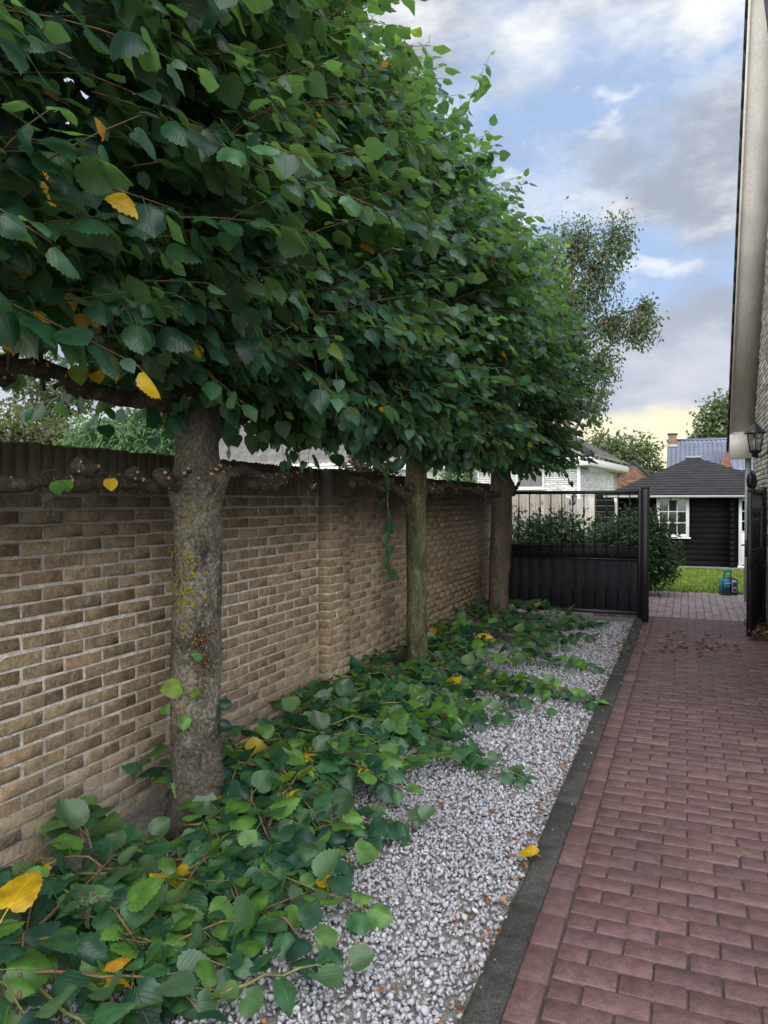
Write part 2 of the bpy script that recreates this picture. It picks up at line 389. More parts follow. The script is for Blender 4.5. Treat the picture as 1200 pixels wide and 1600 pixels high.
def tube_vf(pts, rad, n=8, cap=True, wob=0.0, wsc=6.0, seed=0.0, twist=None):
    pts = [Vector(p) for p in pts]; m = len(pts)
    if not hasattr(rad, '__len__'): rad = [rad] * m
    V, F = [], []; up = Vector((0.13, 0.27, 0.95)); prev = None
    for i, p in enumerate(pts):
        d = (pts[min(i + 1, m - 1)] - pts[max(i - 1, 0)]).normalized()
        if prev is None:
            a = d.cross(up if abs(d.dot(up)) < 0.9 else Vector((1, 0, 0))).normalized()
        else: a = (prev - d * prev.dot(d)).normalized()
        prev = a; b = d.cross(a)
        for k in range(n):
            t = 2 * math.pi * k / n; q = a * math.cos(t) + b * math.sin(t); r = rad[i]
            if wob:
                w = (p + q * r) * wsc + Vector((seed, seed * 1.7, 0))
                r *= 1 + wob * mnoise.noise(w) + wob * 0.6 * mnoise.noise(w * 2.7)
            V.append(tuple(p + q * r))
    for i in range(m - 1):
        for k in range(n): F.append((i * n + k, i * n + (k + 1) % n, (i + 1) * n + (k + 1) % n, (i + 1) * n + k))
    if cap: F.append(tuple(range(n))[::-1]); F.append(tuple((m - 1) * n + k for k in range(n)))
    return V, F
def frames(y, n):
    """rotation matrices with columns x, y, z from tip directions y and approximate normals n"""
    y = y / np.linalg.norm(y, axis=1, keepdims=True)
    z = n - (n * y).sum(1, keepdims=True) * y; z /= np.linalg.norm(z, axis=1, keepdims=True) + 1e-9
    x = np.cross(y, z); return np.stack([x, y, z], 2)
def mat4(A, p):
    return Matrix(((A[0, 0], A[0, 1], A[0, 2], p[0]), (A[1, 0], A[1, 1], A[1, 2], p[1]), (A[2, 0], A[2, 1], A[2, 2], p[2]), (0, 0, 0, 1)))
def project(P):
    D = P - np.array(EYE); dep = D @ np.array(_f); lat = D @ np.array(_r); up = D @ np.array(_u)
    dep_s = np.where(dep > 0.05, dep, 0.05)
    return 600 + F_PX * lat / dep_s, 800 - F_PX * up / dep_s, dep
def pick_largest(P, size, n, cell=14):
    """indices of the n pieces that show largest: in frame, frontmost in their cell"""
    x, y, d = project(P); ok = np.where((d > 0.3) & (x > -20) & (x < 1220) & (y > -20) & (y < 1620))[0]
    if not len(ok): return np.array([], int)
    key = (x[ok] // cell).astype(int) * 1000 + (y[ok] // cell).astype(int)
    order = np.lexsort((d[ok], key)); ko = key[order]; first = np.r_[True, ko[1:] != ko[:-1]]
    cand = ok[order[first]]
    rank = np.argsort(-(size[cand] / d[cand])); return cand[rank[:n]]

# ------------------------------------------------------------------ leaf templates
OUT = [(0, .06), (.12, -.02), (.27, 0), (.40, .10), (.475, .24), (.49, .38), (.45, .53), (.36, .67), (.25, .79), (.13, .89), (.05, .96), (0, 1.05)]
MIDR = [.06, .07, .09, .13, .20, .31, .44, .58, .72, .85, .94, 1.05]
def leaf_tmpl(seed, hi):
    r = random.Random(seed)
    fold = r.uniform(-.12, 0.55); droop = r.uniform(-.05, 0.6); tw_ = r.uniform(-.35, .35); ph = r.uniform(0, 6.28); wave = r.uniform(.03, .08); asym = r.uniform(-.05, .05); wid = r.uniform(.9, 1.06)
    if hi:
        ol, ml = [], []
        for i in range(len(OUT) - 1):
            (x0, y0), (x1, y1) = OUT[i], OUT[i + 1]; ol.append((x0, y0)); ml.append(MIDR[i])
            if 1 <= i <= 9:
                t = 0.55; nx, ny = (y1 - y0), -(x1 - x0); l = math.hypot(nx, ny) or 1; k = .042 if i > 1 else .015
                ol.append((x0 + (x1 - x0) * t + nx / l * k, y0 + (y1 - y0) * t + ny / l * k)); ml.append(MIDR[i] + (MIDR[i + 1] - MIDR[i]) * t)
        ol.append(OUT[-1]); ml.append(MIDR[-1])
    else:
        ids = [0, 2, 4, 6, 8, 11]; ol = [OUT[i] for i in ids]; ml = [MIDR[i] for i in ids]
    def zf(x, y): return -fold * abs(x) ** 1.25 * (1.6 if hi else 1.4) - droop * y * y * .8 + tw_ * x * y + wave * math.sin(ph + y * 7 + (3 if x > 0 else 0)) * abs(x) * 2.2
    V, U, F = [], [], []
    n = len(ol)
    def vid(x, y): V.append((x * wid, y, zf(x, y))); U.append((x, y, 0)); return len(V) - 1
    mid = [vid(0, y) for y in ml]
    for sgn in (1, -1):
        ed = [vid(sgn * (x + asym * x * sgn), y) for x, y in ol[1:-1]]
        if hi:
            mc = [vid(sgn * x * .52, y * .5 + ml[i + 1] * .5) for i, (x, y) in enumerate(ol[1:-1])]
            cols = [mid, [mid[0]] + mc + [mid[-1]], [mid[0]] + ed + [mid[-1]]]
        else: cols = [mid, [mid[0]] + ed + [mid[-1]]]
        for a, b in zip(cols[:-1], cols[1:]):
            for i in range(n - 1):
                q = [a[i], b[i], b[i + 1], a[i + 1]]; q = [v for j, v in enumerate(q) if v not in q[:j]]
                if len(q) >= 3: F.append(tuple(q if sgn > 0 else q[::-1]))
    # petiole: a thin flat strip running back from the blade base
    pl = .38; b = len(V)
    for k in range(3):
        t = k / 2; V += [(-.014, .06 - pl * t, .03 * math.sin(t * 2)), (.014, .06 - pl * t, .03 * math.sin(t * 2))]; U += [(0, 0, 0), (0, 0, 0)]
    if hi: F += [(b, b + 2, b + 3, b + 1), (b + 2, b + 4, b + 5, b + 3)]
    else: F += [(b, b + 4, b + 5, b + 1)]
    return np.array(V), F, np.array(U)
LEAF_LO = [leaf_tmpl(s, False) for s in range(8)]
LEAF_HI = [leaf_tmpl(s, True) for s in range(8)]
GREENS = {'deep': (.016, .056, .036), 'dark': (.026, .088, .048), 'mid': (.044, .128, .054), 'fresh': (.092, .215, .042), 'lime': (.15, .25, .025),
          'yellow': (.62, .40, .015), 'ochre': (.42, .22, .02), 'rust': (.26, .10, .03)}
LEAF_MESH = {}
for cn, cc in GREENS.items():
    for k, (V, F_, U) in enumerate(LEAF_HI):
        j = 1 + (k - 3.5) * .055
        LEAF_MESH[cn, k] = np_mesh('leaf_' + cn, V, F_, 'linden_leaf', col=np.array(cc) * j, luv=U, smooth=True)
CN = list(GREENS)
COLARR = np.array([GREENS[c] for c in CN])

# ================================================================== SETTING
def sheet(name, x0, x1, y0, y1, z, mat, kind='structure', nx=1, ny=1):
    V = [(x0 + (x1 - x0) * i / nx, y0 + (y1 - y0) * j / ny, z) for j in range(ny + 1) for i in range(nx + 1)]
    F = [(j * (nx + 1) + i, j * (nx + 1) + i + 1, (j + 1) * (nx + 1) + i + 1, (j + 1) * (nx + 1) + i) for j in range(ny) for i in range(nx)]
    o = link(name, np_mesh(name, V, F, mat)); o['kind'] = kind; return o
WALL_X, HOUSE_X = -2.55, 0.95
KX0, KX1, BX1 = -0.61, -0.505, -0.402        # kerb outer, kerb inner, border inner
sheet('ground', -400, 400, -60, 900, -0.09, 'ground_earth')
sheet('planting_bed', WALL_X, KX0 + .02, -1.0, 10.3, -0.033, 'bed_soil')
LAWN_Y = 13.62
sheet('lawn', -9, 9, LAWN_Y, 40, -0.02, 'lawn_turf')
sheet('back_bed', -2.9, KX1, 10.3, LAWN_Y, -0.04, 'bed_soil')

# ---- pieces: slabs with worn edges
def slab(L, W, T, bev, jit, seed):
    r = random.Random(seed)
    xs = [-L / 2, -L / 2 + bev, L / 2 - bev, L / 2]; ys = [-W / 2, -W / 2 + bev, W / 2 - bev, W / 2]
    V, F = [], []
    for j in range(4):
        for i in range(4):
            e = (i in (0, 3)) + (j in (0, 3))
            z = -bev * (.7 if e == 1 else 1.3 if e == 2 else 0) + r.uniform(-jit, jit)
            V.append((xs[i] + r.uniform(-jit, jit), ys[j] + r.uniform(-jit, jit), z))
    for j in range(3):
        for i in range(3): F.append((j * 4 + i, j * 4 + i + 1, j * 4 + i + 5, j * 4 + i + 4))
    per = [0, 1, 2, 3, 7, 11, 15, 14, 13, 12, 8, 4]; b = len(V)
    for i in per: V.append((V[i][0], V[i][1], -T))
    for k in range(12): F.append((per[k], b + k, b + (k + 1) % 12, per[(k + 1) % 12]))
    return np.array(V), F, None
def lay_pieces(parent, part, stuff_name, mat, tm, var, A, P, cols, palette_n, limit, size):
    """the pieces that show largest become parts of their own, the rest one joined part"""
    sel = pick_largest(P, size, limit, cell=5); selset = np.zeros(len(P), bool); selset[sel] = True
    # colour classes for shared meshes
    km = {}
    for i in sel:
        k = int(var[i]); c = int(rng.integers(palette_n)); key = (k, c)
        if key not in km:
            km[key] = np_mesh(part, tm[k][0], tm[k][1], mat, col=cols[i])
        o = bpy.data.objects.new(part, km[key]); col_.objects.link(o); o.parent = parent; o.matrix_local = mat4(A[i], P[i])
    rest = ~selset
    if rest.any():
        s = link(stuff_name, bake(stuff_name, tm, (var[rest], A[rest], P[rest]), mat, cols[rest]), parent); s['kind'] = 'stuff'
    return sel

# ---- driveway: red-brown clinker pavers
path = empty('driveway'); path['kind'] = 'structure'
link('joint_bed', np_mesh('joint_bed', [(KX0 - .01, -1, -.0085), (9, -1, -.0085), (9, LAWN_Y, -.0085), (KX0 - .01, LAWN_Y, -.0085)], [(0, 1, 2, 3)], 'joint_sand'), path)
PL, PW = .207, .1035
PV = [slab(PL - .009, PW - .007, .04, .0022, .0012, s) for s in range(6)] + [slab(PW - .009, PW - .007, .04, .0022, .0012, 20 + s) for s in range(3)]
pos, va, rz_, cc = [], [], [], []
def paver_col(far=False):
    if far: k = random.uniform(.8, 1.15); return [.235 * k, .185 * k, .19 * k]  # paler beyond the gate: glancing sky sheen put into the paver colour
    b = random.choice([(.150, .084, .080), (.142, .080, .076), (.155, .082, .080), (.138, .078, .078), (.150, .086, .080), (.154, .088, .082), (.145, .080, .082)])
    if random.random() < .015: b = (.175, .112, .092)
    k = random.uniform(.60, .80); return [c * k for c in b]
row = 0; y = 0.6
while y < 10.55:
    x = BX1 + .002; half = row % 2
    if half: pos.append((x + PW / 2, y)); va.append(6 + random.randrange(3)); rz_.append(random.choice((0, math.pi))); cc.append(paver_col()); x += PW
    while x < 1.05:
        pos.append((x + PL / 2, y)); va.append(random.randrange(6)); rz_.append(random.choice((0, math.pi))); cc.append(paver_col()); x += PL
    y += PW; row += 1
yend = y - PW / 2
y = 0.5
while y < yend - .1:                                            # border course laid lengthwise
    pos.append(((KX1 + BX1) / 2, y + PL / 2)); va.append(random.randrange(6)); rz_.append(math.pi / 2); cc.append(paver_col()); y += PL
x = -1.2; cnum = 0                                               # beyond the gate the pavers run lengthwise
while x < 5.0:
    y = yend + (PL / 2 if cnum % 2 else 0)
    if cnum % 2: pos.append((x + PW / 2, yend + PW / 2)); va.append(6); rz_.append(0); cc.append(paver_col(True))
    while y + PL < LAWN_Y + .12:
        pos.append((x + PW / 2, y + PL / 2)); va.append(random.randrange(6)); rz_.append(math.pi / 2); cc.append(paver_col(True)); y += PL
    x += PW; cnum += 1
n = len(pos); P = np.zeros((n, 3)); P[:, :2] = np.array(pos) + rng.normal(0, .0012, (n, 2))
P[:, 2] = np.clip(rng.normal(0, .0014, n), -.003, .003) + np.array([.003 * mnoise.noise(Vector((p[0] * 1.3, p[1] * .9, 0))) for p in pos])
ang = np.array(rz_) + rng.normal(0, .008, n); tx, ty = rng.normal(0, .006, n), rng.normal(0, .006, n)
A = np.zeros((n, 3, 3)); A[:, 0, 0] = np.cos(ang); A[:, 0, 1] = -np.sin(ang); A[:, 1, 0] = np.sin(ang); A[:, 1, 1] = np.cos(ang); A[:, 2, 2] = 1
A[:, 2, 0] = tx; A[:, 2, 1] = ty
lay_pieces(path, 'paver', 'far_pavers', 'paver', PV, np.array(va), A, P, np.array(cc), 9, 300, np.full(n, .2))

# ---- kerb of dark concrete slabs
kerb = empty('kerb'); kerb['kind'] = 'structure'
KS = [slab(.994, KX1 - KX0 - .004, .12, .006, .0012, 70 + s) for s in range(3)]
kmesh = [np_mesh('kerb_stone', k[0], k[1], 'kerb_concrete') for k in KS]
for i in range(12):
    link('kerb_stone', kmesh[i % 3], kerb, ((KX0 + KX1) / 2 + random.uniform(-.003, .003), -.6 + i * 1.0 - .1, .010 + random.uniform(-.003, .003)), (random.uniform(-.004, .004), random.uniform(-.02, .02), R(90) + random.uniform(-.003, .003)))

# ---- gravel: stones that nobody could count
def stone_tmpl(seed):
    r = random.Random(seed); t = (1 + 5 ** .5) / 2
    V = [(-1, t, 0), (1, t, 0), (-1, -t, 0), (1, -t, 0), (0, -1, t), (0, 1, t), (0, -1, -t), (0, 1, -t), (t, 0, -1), (t, 0, 1), (-t, 0, -1), (-t, 0, 1)]
    F = [(0, 11, 5), (0, 5, 1), (0, 1, 7), (0, 7, 10), (0, 10, 11), (1, 5, 9), (5, 11, 4), (11, 10, 2), (10, 7, 6), (7, 1, 8), (3, 9, 4), (3, 4, 2), (3, 2, 6), (3, 6, 8), (3, 8, 9), (4, 9, 5), (2, 4, 11), (6, 2, 10), (8, 6, 7), (9, 8, 1)]
    s = (r.uniform(.8, 1.25), r.uniform(.6, 1), r.uniform(.38, .7))
    V = [tuple(c / 1.9 * k * r.uniform(.5, 1.38) for c, k in zip(v, s)) for v in V]
    return np.array(V), F, None
ST = [stone_tmpl(s) for s in range(9)]
def rand_rot(n):
    q = rng.normal(size=(n, 4)); q /= np.linalg.norm(q, axis=1, keepdims=True); w, x, y, z = q.T
    return np.stack([np.stack([1 - 2 * (y * y + z * z), 2 * (x * y - z * w), 2 * (x * z + y * w)], 1), np.stack([2 * (x * y + z * w), 1 - 2 * (x * x + z * z), 2 * (y * z - x * w)], 1), np.stack([2 * (x * z - y * w), 2 * (y * z + x * w), 1 - 2 * (x * x + y * y)], 1)], 1)
def gravel_pts(y0, y1, dens, x0=WALL_X + .02, x1=KX0 - .005):
    n = int((y1 - y0) * (x1 - x0) * dens); return np.stack([rng.uniform(x0, x1, n), rng.uniform(y0, y1, n)], 1)
g = np.concatenate([gravel_pts(1.1, 2.2, 3900, -1.9), gravel_pts(2.2, 4.2, 4300, -2.2), gravel_pts(4.2, 10.0, 2100)])
n = len(g); far = g[:, 1] > 4.2
edge = np.clip((KX0 - g[:, 0]) / .13, 0, 1)                      # thinner against the kerb, where soil shows
keep = rng.random(n) < np.where(edge < 1, .6 + .4 * edge, 1); g = g[keep]; far = far[keep]; n = len(g)
rad = rng.uniform(.0072, .0150, n) * np.where(far, 1.28, 1.0)
P = np.zeros((n, 3)); P[:, :2] = g
P[:, 2] = -.036 + rng.random(n) ** 1.3 * .026 + .012 * np.array([mnoise.noise(Vector((a * 1.7, b * 1.7, 3))) for a, b in g])
A = rand_rot(n) * rad[:, None, None]
gc = np.array([.31, .315, .345]) * rng.uniform(.78, 1.25, (n, 1)); w = rng.random(n)
gc[w < .05] = np.array([.47, .47, .49]) * rng.uniform(.85, 1.1, ((w < .05).sum(), 1))
gc[(w > .92)] *= np.array([1.04, .96, .88]); gc[w > .992] = (.24, .11, .06)
ns = 45; sx = KX0 + np.abs(rng.normal(0, .05, ns)); sy = rng.uniform(1.6, 9.8, ns)
g2 = np.stack([sx, sy, np.full(ns, .016)], 1); P = np.concatenate([P, g2]); A = np.concatenate([A, rand_rot(ns) * rng.uniform(.004, .010, ns)[:, None, None]]); gc = np.concatenate([gc, np.array([.22, .22, .23]) * rng.uniform(.5, 1.3, (ns, 1))]); n += ns
gravel = link('gravel', bake('gravel', ST, (rng.integers(0, 9, n), A, P), 'gravel_stone', gc)); tag(gravel, 'grey gravel of crushed stones between the brick wall and the kerb', 'gravel', kind='stuff')

# ---- grass blades on the visible lawn
n = 16000; gx = rng.uniform(-1.3, 2.2, n); gy = LAWN_Y + rng.random(n) ** 1.5 * 5.2
BL = [(np.array([(-.004, 0, 0), (.004, 0, 0), (0, .012 * s, .045)]), [(0, 1, 2)], None) for s in (-1, 1, 2)]
ang = rng.uniform(0, 6.28, n); sc_ = rng.uniform(.6, 1.4, n); A = np.zeros((n, 3, 3)); A[:, 0, 0] = np.cos(ang) * 1.8; A[:, 0, 1] = -np.sin(ang); A[:, 1, 0] = np.sin(ang) * 1.8; A[:, 1, 1] = np.cos(ang); A[:, 2, 2] = sc_
gcol = np.array([.13, .20, .025]) * rng.uniform(.6, 1.5, (n, 1)); gcol[rng.random(n) < .12] = (.16, .17, .05)
tag(link('grass', bake('grass', BL, (rng.integers(0, 3, n), A, np.stack([gx, gy, np.full(n, -.02)], 1)), 'grass_blade', gcol)), 'short green lawn grass in front of the black cabin', 'grass', kind='stuff')

# ================================================================== GARDEN WALL
WALL_TOP, COP, CRS, BRL = 1.80, .215, .0660, .230
wall = empty('garden_wall', (WALL_X, 5, 0)); tag(wall, 'long brown brick garden wall with soldier course on top behind the trees', 'wall')
def in_wall(v): return (v[0] - WALL_X, v[1] - 5, v[2])
WY0, WY1 = -1.2, 10.25
PIL0, PIL1, PILX = 4.93, 5.29, .095
mb = MB(); mb.box(in_wall((WALL_X - .20, WY0, -.1)), in_wall((WALL_X - .0058, WY1, WALL_TOP - .012)))
mb.build('mortar_core', 'mortar', wall)
mb = MB(); mb.box(in_wall((WALL_X - .02, PIL0 + .008, -.1)), in_wall((WALL_X + PILX - .008, PIL1 - .008, WALL_TOP - .012))); mb.build('pilaster_core', 'mortar', wall)
BT = [slab(BRL - .016, CRS - .0145, .06, .004, .0036, 100 + s) for s in range(7)]            # stretcher
BTH = [slab(BRL / 2 - .016, CRS - .0145, .06, .004, .0036, 120 + s) for s in range(3)]        # header
def brick_col():
    b = random.choice([(.315, .235, .145), (.30, .222, .137), (.32, .235, .147), (.295, .212, .130), (.305, .212, .135), (.325, .248, .157), (.285, .212, .137)])
    k = random.uniform(.86, 1.08); return [c * k for c in b]
# wall-facing frame: local x -> world y, local y -> world z, local z -> world x
AX = np.array([[0, 0, 1], [1, 0, 0], [0, 1, 0]], float)
P, V_, A, C_ = [], [], [], []
def put_brick(x, y, z, v, rot=AX):
    P.append((x + random.gauss(0, .0012), y + random.gauss(0, .001), z + random.gauss(0, .0012))); V_.append(v); C_.append(brick_col())
    s = random.choice((1, -1)); m = rot.copy()
    if s < 0: m[:, 0] *= -1; m[:, 1] *= -1
    m[:, 2] = m[:, 2] + m[:, 0] * random.gauss(0, .006) + m[:, 1] * random.gauss(0, .012); A.append(m)
AS = np.array([[1, 0, 0], [0, 0, -1], [0, 1, 0]], float)   # facing -y: local x -> x, y -> z, z -> -y
for r_ in range(24):
    z = (r_ + .5) * CRS; y = WY0 - (BRL / 2 if r_ % 2 else 0)
    while y < WY1 - BRL:
        yc = y + BRL / 2
        if not (PIL0 - .02 < yc < PIL1 + .02): put_brick(WALL_X - 5e-4, yc, z, random.randrange(7))
        y += BRL
    # pilaster courses: stretcher + header, alternating, and the cheek that faces the street
    if r_ % 2: put_brick(WALL_X + PILX, PIL0 + BRL / 2 + .006, z, random.randrange(7)); put_brick(WALL_X + PILX, PIL0 + BRL * 1.25 + .016, z, 7 + random.randrange(3))
    else: put_brick(WALL_X + PILX, PIL0 + BRL / 4 + .006, z, 7 + random.randrange(3)); put_brick(WALL_X + PILX, PIL0 + BRL + .010, z, random.randrange(7))
    put_brick(WALL_X + PILX / 2 - .004, PIL0, z, 10, AS)
BTC = [slab(PILX + .01, CRS - .011, .05, .004, .002, 140)]
tm = BT + BTH + BTC
P = np.array(P); A = np.array(A); Vn = np.array(V_); Cn = np.array(C_)
sz = np.where(Vn < 7, .2, .1)
Pw = P.copy()
def lay_wall():
    sel = pick_largest(Pw, sz, 300, cell=4); m = np.zeros(len(P), bool); m[sel] = True; cache = {}
    off = np.array([WALL_X, 5, 0])
    for i in sel:
        key = (int(Vn[i]), random.randrange(8))
        if key not in cache: cache[key] = np_mesh('brick', tm[key[0]][0], tm[key[0]][1], 'wall_brick', col=Cn[i])
        o = bpy.data.objects.new('brick', cache[key]); col_.objects.link(o); o.parent = wall; o.matrix_local = mat4(A[i], P[i] - off)
    s = link('brick_courses', bake('brick_courses', tm, (Vn[~m], A[~m], P[~m] - off), 'wall_brick', Cn[~m]), wall); s['kind'] = 'stuff'
lay_wall()
# soldier course on top: each brick stands on end
SC = [slab(.0665 - .009, COP - .006, .215, .003, .002, 160 + s) for s in range(5)]
scm = [np_mesh('coping_brick', SC[k % 5][0], SC[k % 5][1], 'wall_brick', col=brick_col()) for k in range(12)]
y = 0.4
while y < WY1 - .05:
    xo = PILX if PIL0 < y < PIL1 else 0.0
    m = AX.copy(); m[:, 2] += m[:, 0] * random.gauss(0, .01)
    o = bpy.data.objects.new('coping_brick', random.choice(scm)); col_.objects.link(o); o.parent = wall
    o.matrix_local = mat4(m, (xo + .0005 + random.gauss(0, .0012), y - 5, WALL_TOP - COP / 2 + random.gauss(0, .0025))); y += .0665
# moss tufts along the top edge
mb = MB()
for i in range(260):
    y = random.uniform(.8, 9.8) - 5; x = random.uniform(-.2, .0); r_ = random.uniform(.004, .014); z = WALL_TOP + .001
    V = [(x + r_ * math.cos(a) * random.uniform(.6, 1.4), y + r_ * 1.6 * math.sin(a) * random.uniform(.6, 1.4), z) for a in [k * 1.0472 for k in range(6)]] + [(x, y, z + r_ * .8)]
    mb.add(V, [(k, (k + 1) % 6, 6) for k in range(6)])
s = mb.build('moss', 'lichen', wall, smooth=True, col=(.07, .08, .025)); s['kind'] = 'stuff'

# ================================================================== PLEACHED LINDEN TREES
TREE_X = -2.15
def canopy_front(y, z):
    """world x of the clipped face of the hedge-like crown"""
    b = 1 - ((z - 3.25) / 1.25) ** 2
    return -1.60 + .28 * b - .28 * min(1.0, max(0.0, (z - 3.4) / .8)) + .20 * mnoise.noise(Vector((y * .9, z * 1.1, 4.2))) + .16 * mnoise.noise(Vector((y * 2.3, z * 2.3, 9)))
def make_shoots(yt, y0, y1, N, seed, ybias):
    r = random.Random(seed); S = []
    for i in range(N):
        k = r.random(); y = r.uniform(y0, y1)
        if k < .60:
            z = 2.08 + (r.random() ** .95) * 2.35; x = canopy_front(y, z) - r.uniform(.10, .62)
            gap = mnoise.noise(Vector((y * 1.7 + 3, z * 2.4, seed * .1)))          # shoots come in layered clumps with dark gaps between
            if gap < -.08 and r.random() < .72: x -= .35
            elif gap > .18: x += .06
            d = Vector((r.uniform(.45, 1.0), ybias + r.gauss(0, .45), r.uniform(-.30, .65))); L = r.uniform(.24, .56)
        elif k < .80:
            z = r.uniform(3.9, 4.25); x = r.uniform(-2.85, canopy_front(y, 4.2) + .05)
            d = Vector((r.gauss(.15, .4), r.gauss(.1, .4), 1.0)); L = r.uniform(.2, .55)
        elif k < .89:
            z = r.uniform(2.1, 4.2); x = r.uniform(-2.9, -2.6); d = Vector((-1, r.gauss(0, .5), r.uniform(-.2, .5))); L = r.uniform(.2, .45)
        else:
            z = r.uniform(2.12, 2.4) + (.22 if y < 2.75 else 0); x = r.uniform(-2.75, -1.55); d = Vector((r.uniform(-.1, .7), r.gauss(0, .7), r.uniform(-.75, -.1))); L = r.uniform(.15, .42)
        S.append((Vector((x, y, z)), d.normalized(), L, r.uniform(.05, .22)))
    return S
def leaves_on_shoots(S, seed, step=.040, size=(.048, .112), outward=Vector((1, 0, 0)), fresh=0.0):
    r = random.Random(seed); P, Y, Nn, Sz, T = [], [], [], [], []; twigs = []
    for (p0, d, L, dr) in S:
        side0 = d.cross(Vector((0, 0, 1)));
        if side0.length < .1: side0 = Vector((r.uniform(-1, 1), r.uniform(-1, 1), 0))
        side0.normalize(); n = max(3, int(L / step)); pts = []
        for k in range(5):
            s = k / 4; pts.append(p0 + d * L * s - Vector((0, 0, dr * L * s * s)))
        twigs.append(pts)
        for k in range(n):
            s = (k + .6) / n; sgn = 1 if k % 2 else -1
            p = p0 + d * L * s - Vector((0, 0, dr * L * s * s))
            side = side0 * sgn
            y = d * r.uniform(.2, .7) + side * r.uniform(.3, .8) + Vector((0, 0, -r.uniform(.05, .95))) + outward * .2
            if k == n - 1: y = d * .9 + Vector((0, 0, -.35))
            nn = Vector((0, 0, r.uniform(.55, 1.15))) + outward * r.uniform(0, .6) + Vector((r.gauss(0, .33), r.gauss(0, .38), r.gauss(0, .22))) + side * .15
            y.normalize(); sz = r.uniform(*size) * (1 if s < .75 else .82)
            P.append(p + side * .012 + y * sz * .30); Y.append(y); Nn.append(nn); Sz.append(sz); T.append(s)
    return np.array(P), np.array(Y), np.array(Nn), np.array(Sz), np.array(T), twigs
def twig_mesh(name, twigs, r0=.0042, r1=.0016, mat='twig_bark'):
    V, F = [], []
    for pts in twigs:
        v, f = tube_vf(pts, [r0 + (r1 - r0) * i / (len(pts) - 1) for i in range(len(pts))], 3, False)
        b = len(V); V += v; F += [tuple(i + b for i in q) for q in f]
    return np_mesh(name, V, F, mat, smooth=True)
def trunk_mesh(base, rad_fn, lean, z1, mat, seed, knobs=(), n=26, rings=64):
    pts, rr = [], []
    for i in range(rings + 1):
        z = -.05 + (z1 + .05) * i / rings
        pts.append(Vector((lean[0] * z + .010 * mnoise.noise(Vector((z * 1.1, seed, 0))), lean[1] * z + .014 * mnoise.noise(Vector((z * 1.0, seed + 5, 0))), z)))
        rr.append(rad_fn(z))
    V, F = tube_vf(pts, rr, n, True, wob=.065, wsc=5.5, seed=seed)
    V = [Vector(v) for v in V]
    for (kz, ka, kr, kh) in knobs:                       # burrs: bulges pushed out of the bark
        for v in V:
            c = Vector((lean[0] * v.z, lean[1] * v.z, v.z)); q = v - c; a = math.atan2(q.y, q.x)
            da = (a - ka + math.pi) % (2 * math.pi) - math.pi
            w = math.exp(-((v.z - kz) / kr) ** 2 - (da * .13 / kr) ** 2)
            v += q.normalized() * kh * w * (1 + .6 * mnoise.noise(v * 40))
    return np_mesh('trunk', V, F, mat, smooth=True)
def limb_mesh(pts, r0, r1, mat, seed, name='limb'):
    # resample and roughen: knobbly espalier limb
    pts = [Vector(p) for p in pts]; Q = []
    for i in range(len(pts) - 1):
        for k in range(11): Q.append(pts[i].lerp(pts[i + 1], k / 11))
    Q.append(pts[-1]); m = len(Q)
    Q = [q + Vector((0, .0, .034 * mnoise.noise(Vector((q.y * 5, seed, 1))))) + Vector((.02 * mnoise.noise(Vector((q.y * 4, seed, 7))), 0, 0)) for q in Q]
    rr = [(r0 + (r1 - r0) * i / (m - 1)) * (1 + 1.1 * max(0, mnoise.noise(Vector((i * .62, seed * 3.1, 0))))) for i in range(m)]
    V, F = tube_vf(Q, rr, 12, True, wob=.34, wsc=17, seed=seed); return np_mesh(name, V, F, mat, smooth=True), Q, rr
def stub(parent, p, d, r, l, name='cut_stub'):
    """a sawn-off twig with pale wood at its end"""
    d = Vector(d).normalized(); p = Vector(p)
    s = link(name, np_mesh(name, *tube_vf([p, p + d * l * .6, p + d * l], [r * 1.25, r * 1.05, r], 7, True), 'limb_bark', smooth=True), parent)
    V, F = tube_vf([p + d * (l - .001), p + d * (l + .0015)], [r * .82, r * .80], 7, True)
    link('cut_face', np_mesh('cut_face', V, F, 'cut_wood'), s)
def add_leaf(parent, pos, tip, nrm, size, cn, name='leaf', k=None):
    A = frames(np.array([tip], float), np.array([nrm], float))[0] * size
    o = bpy.data.objects.new(name, LEAF_MESH[cn, random.randrange(8) if k is None else k]); col_.objects.link(o); o.parent = parent; o.matrix_local = mat4(A, pos); return o

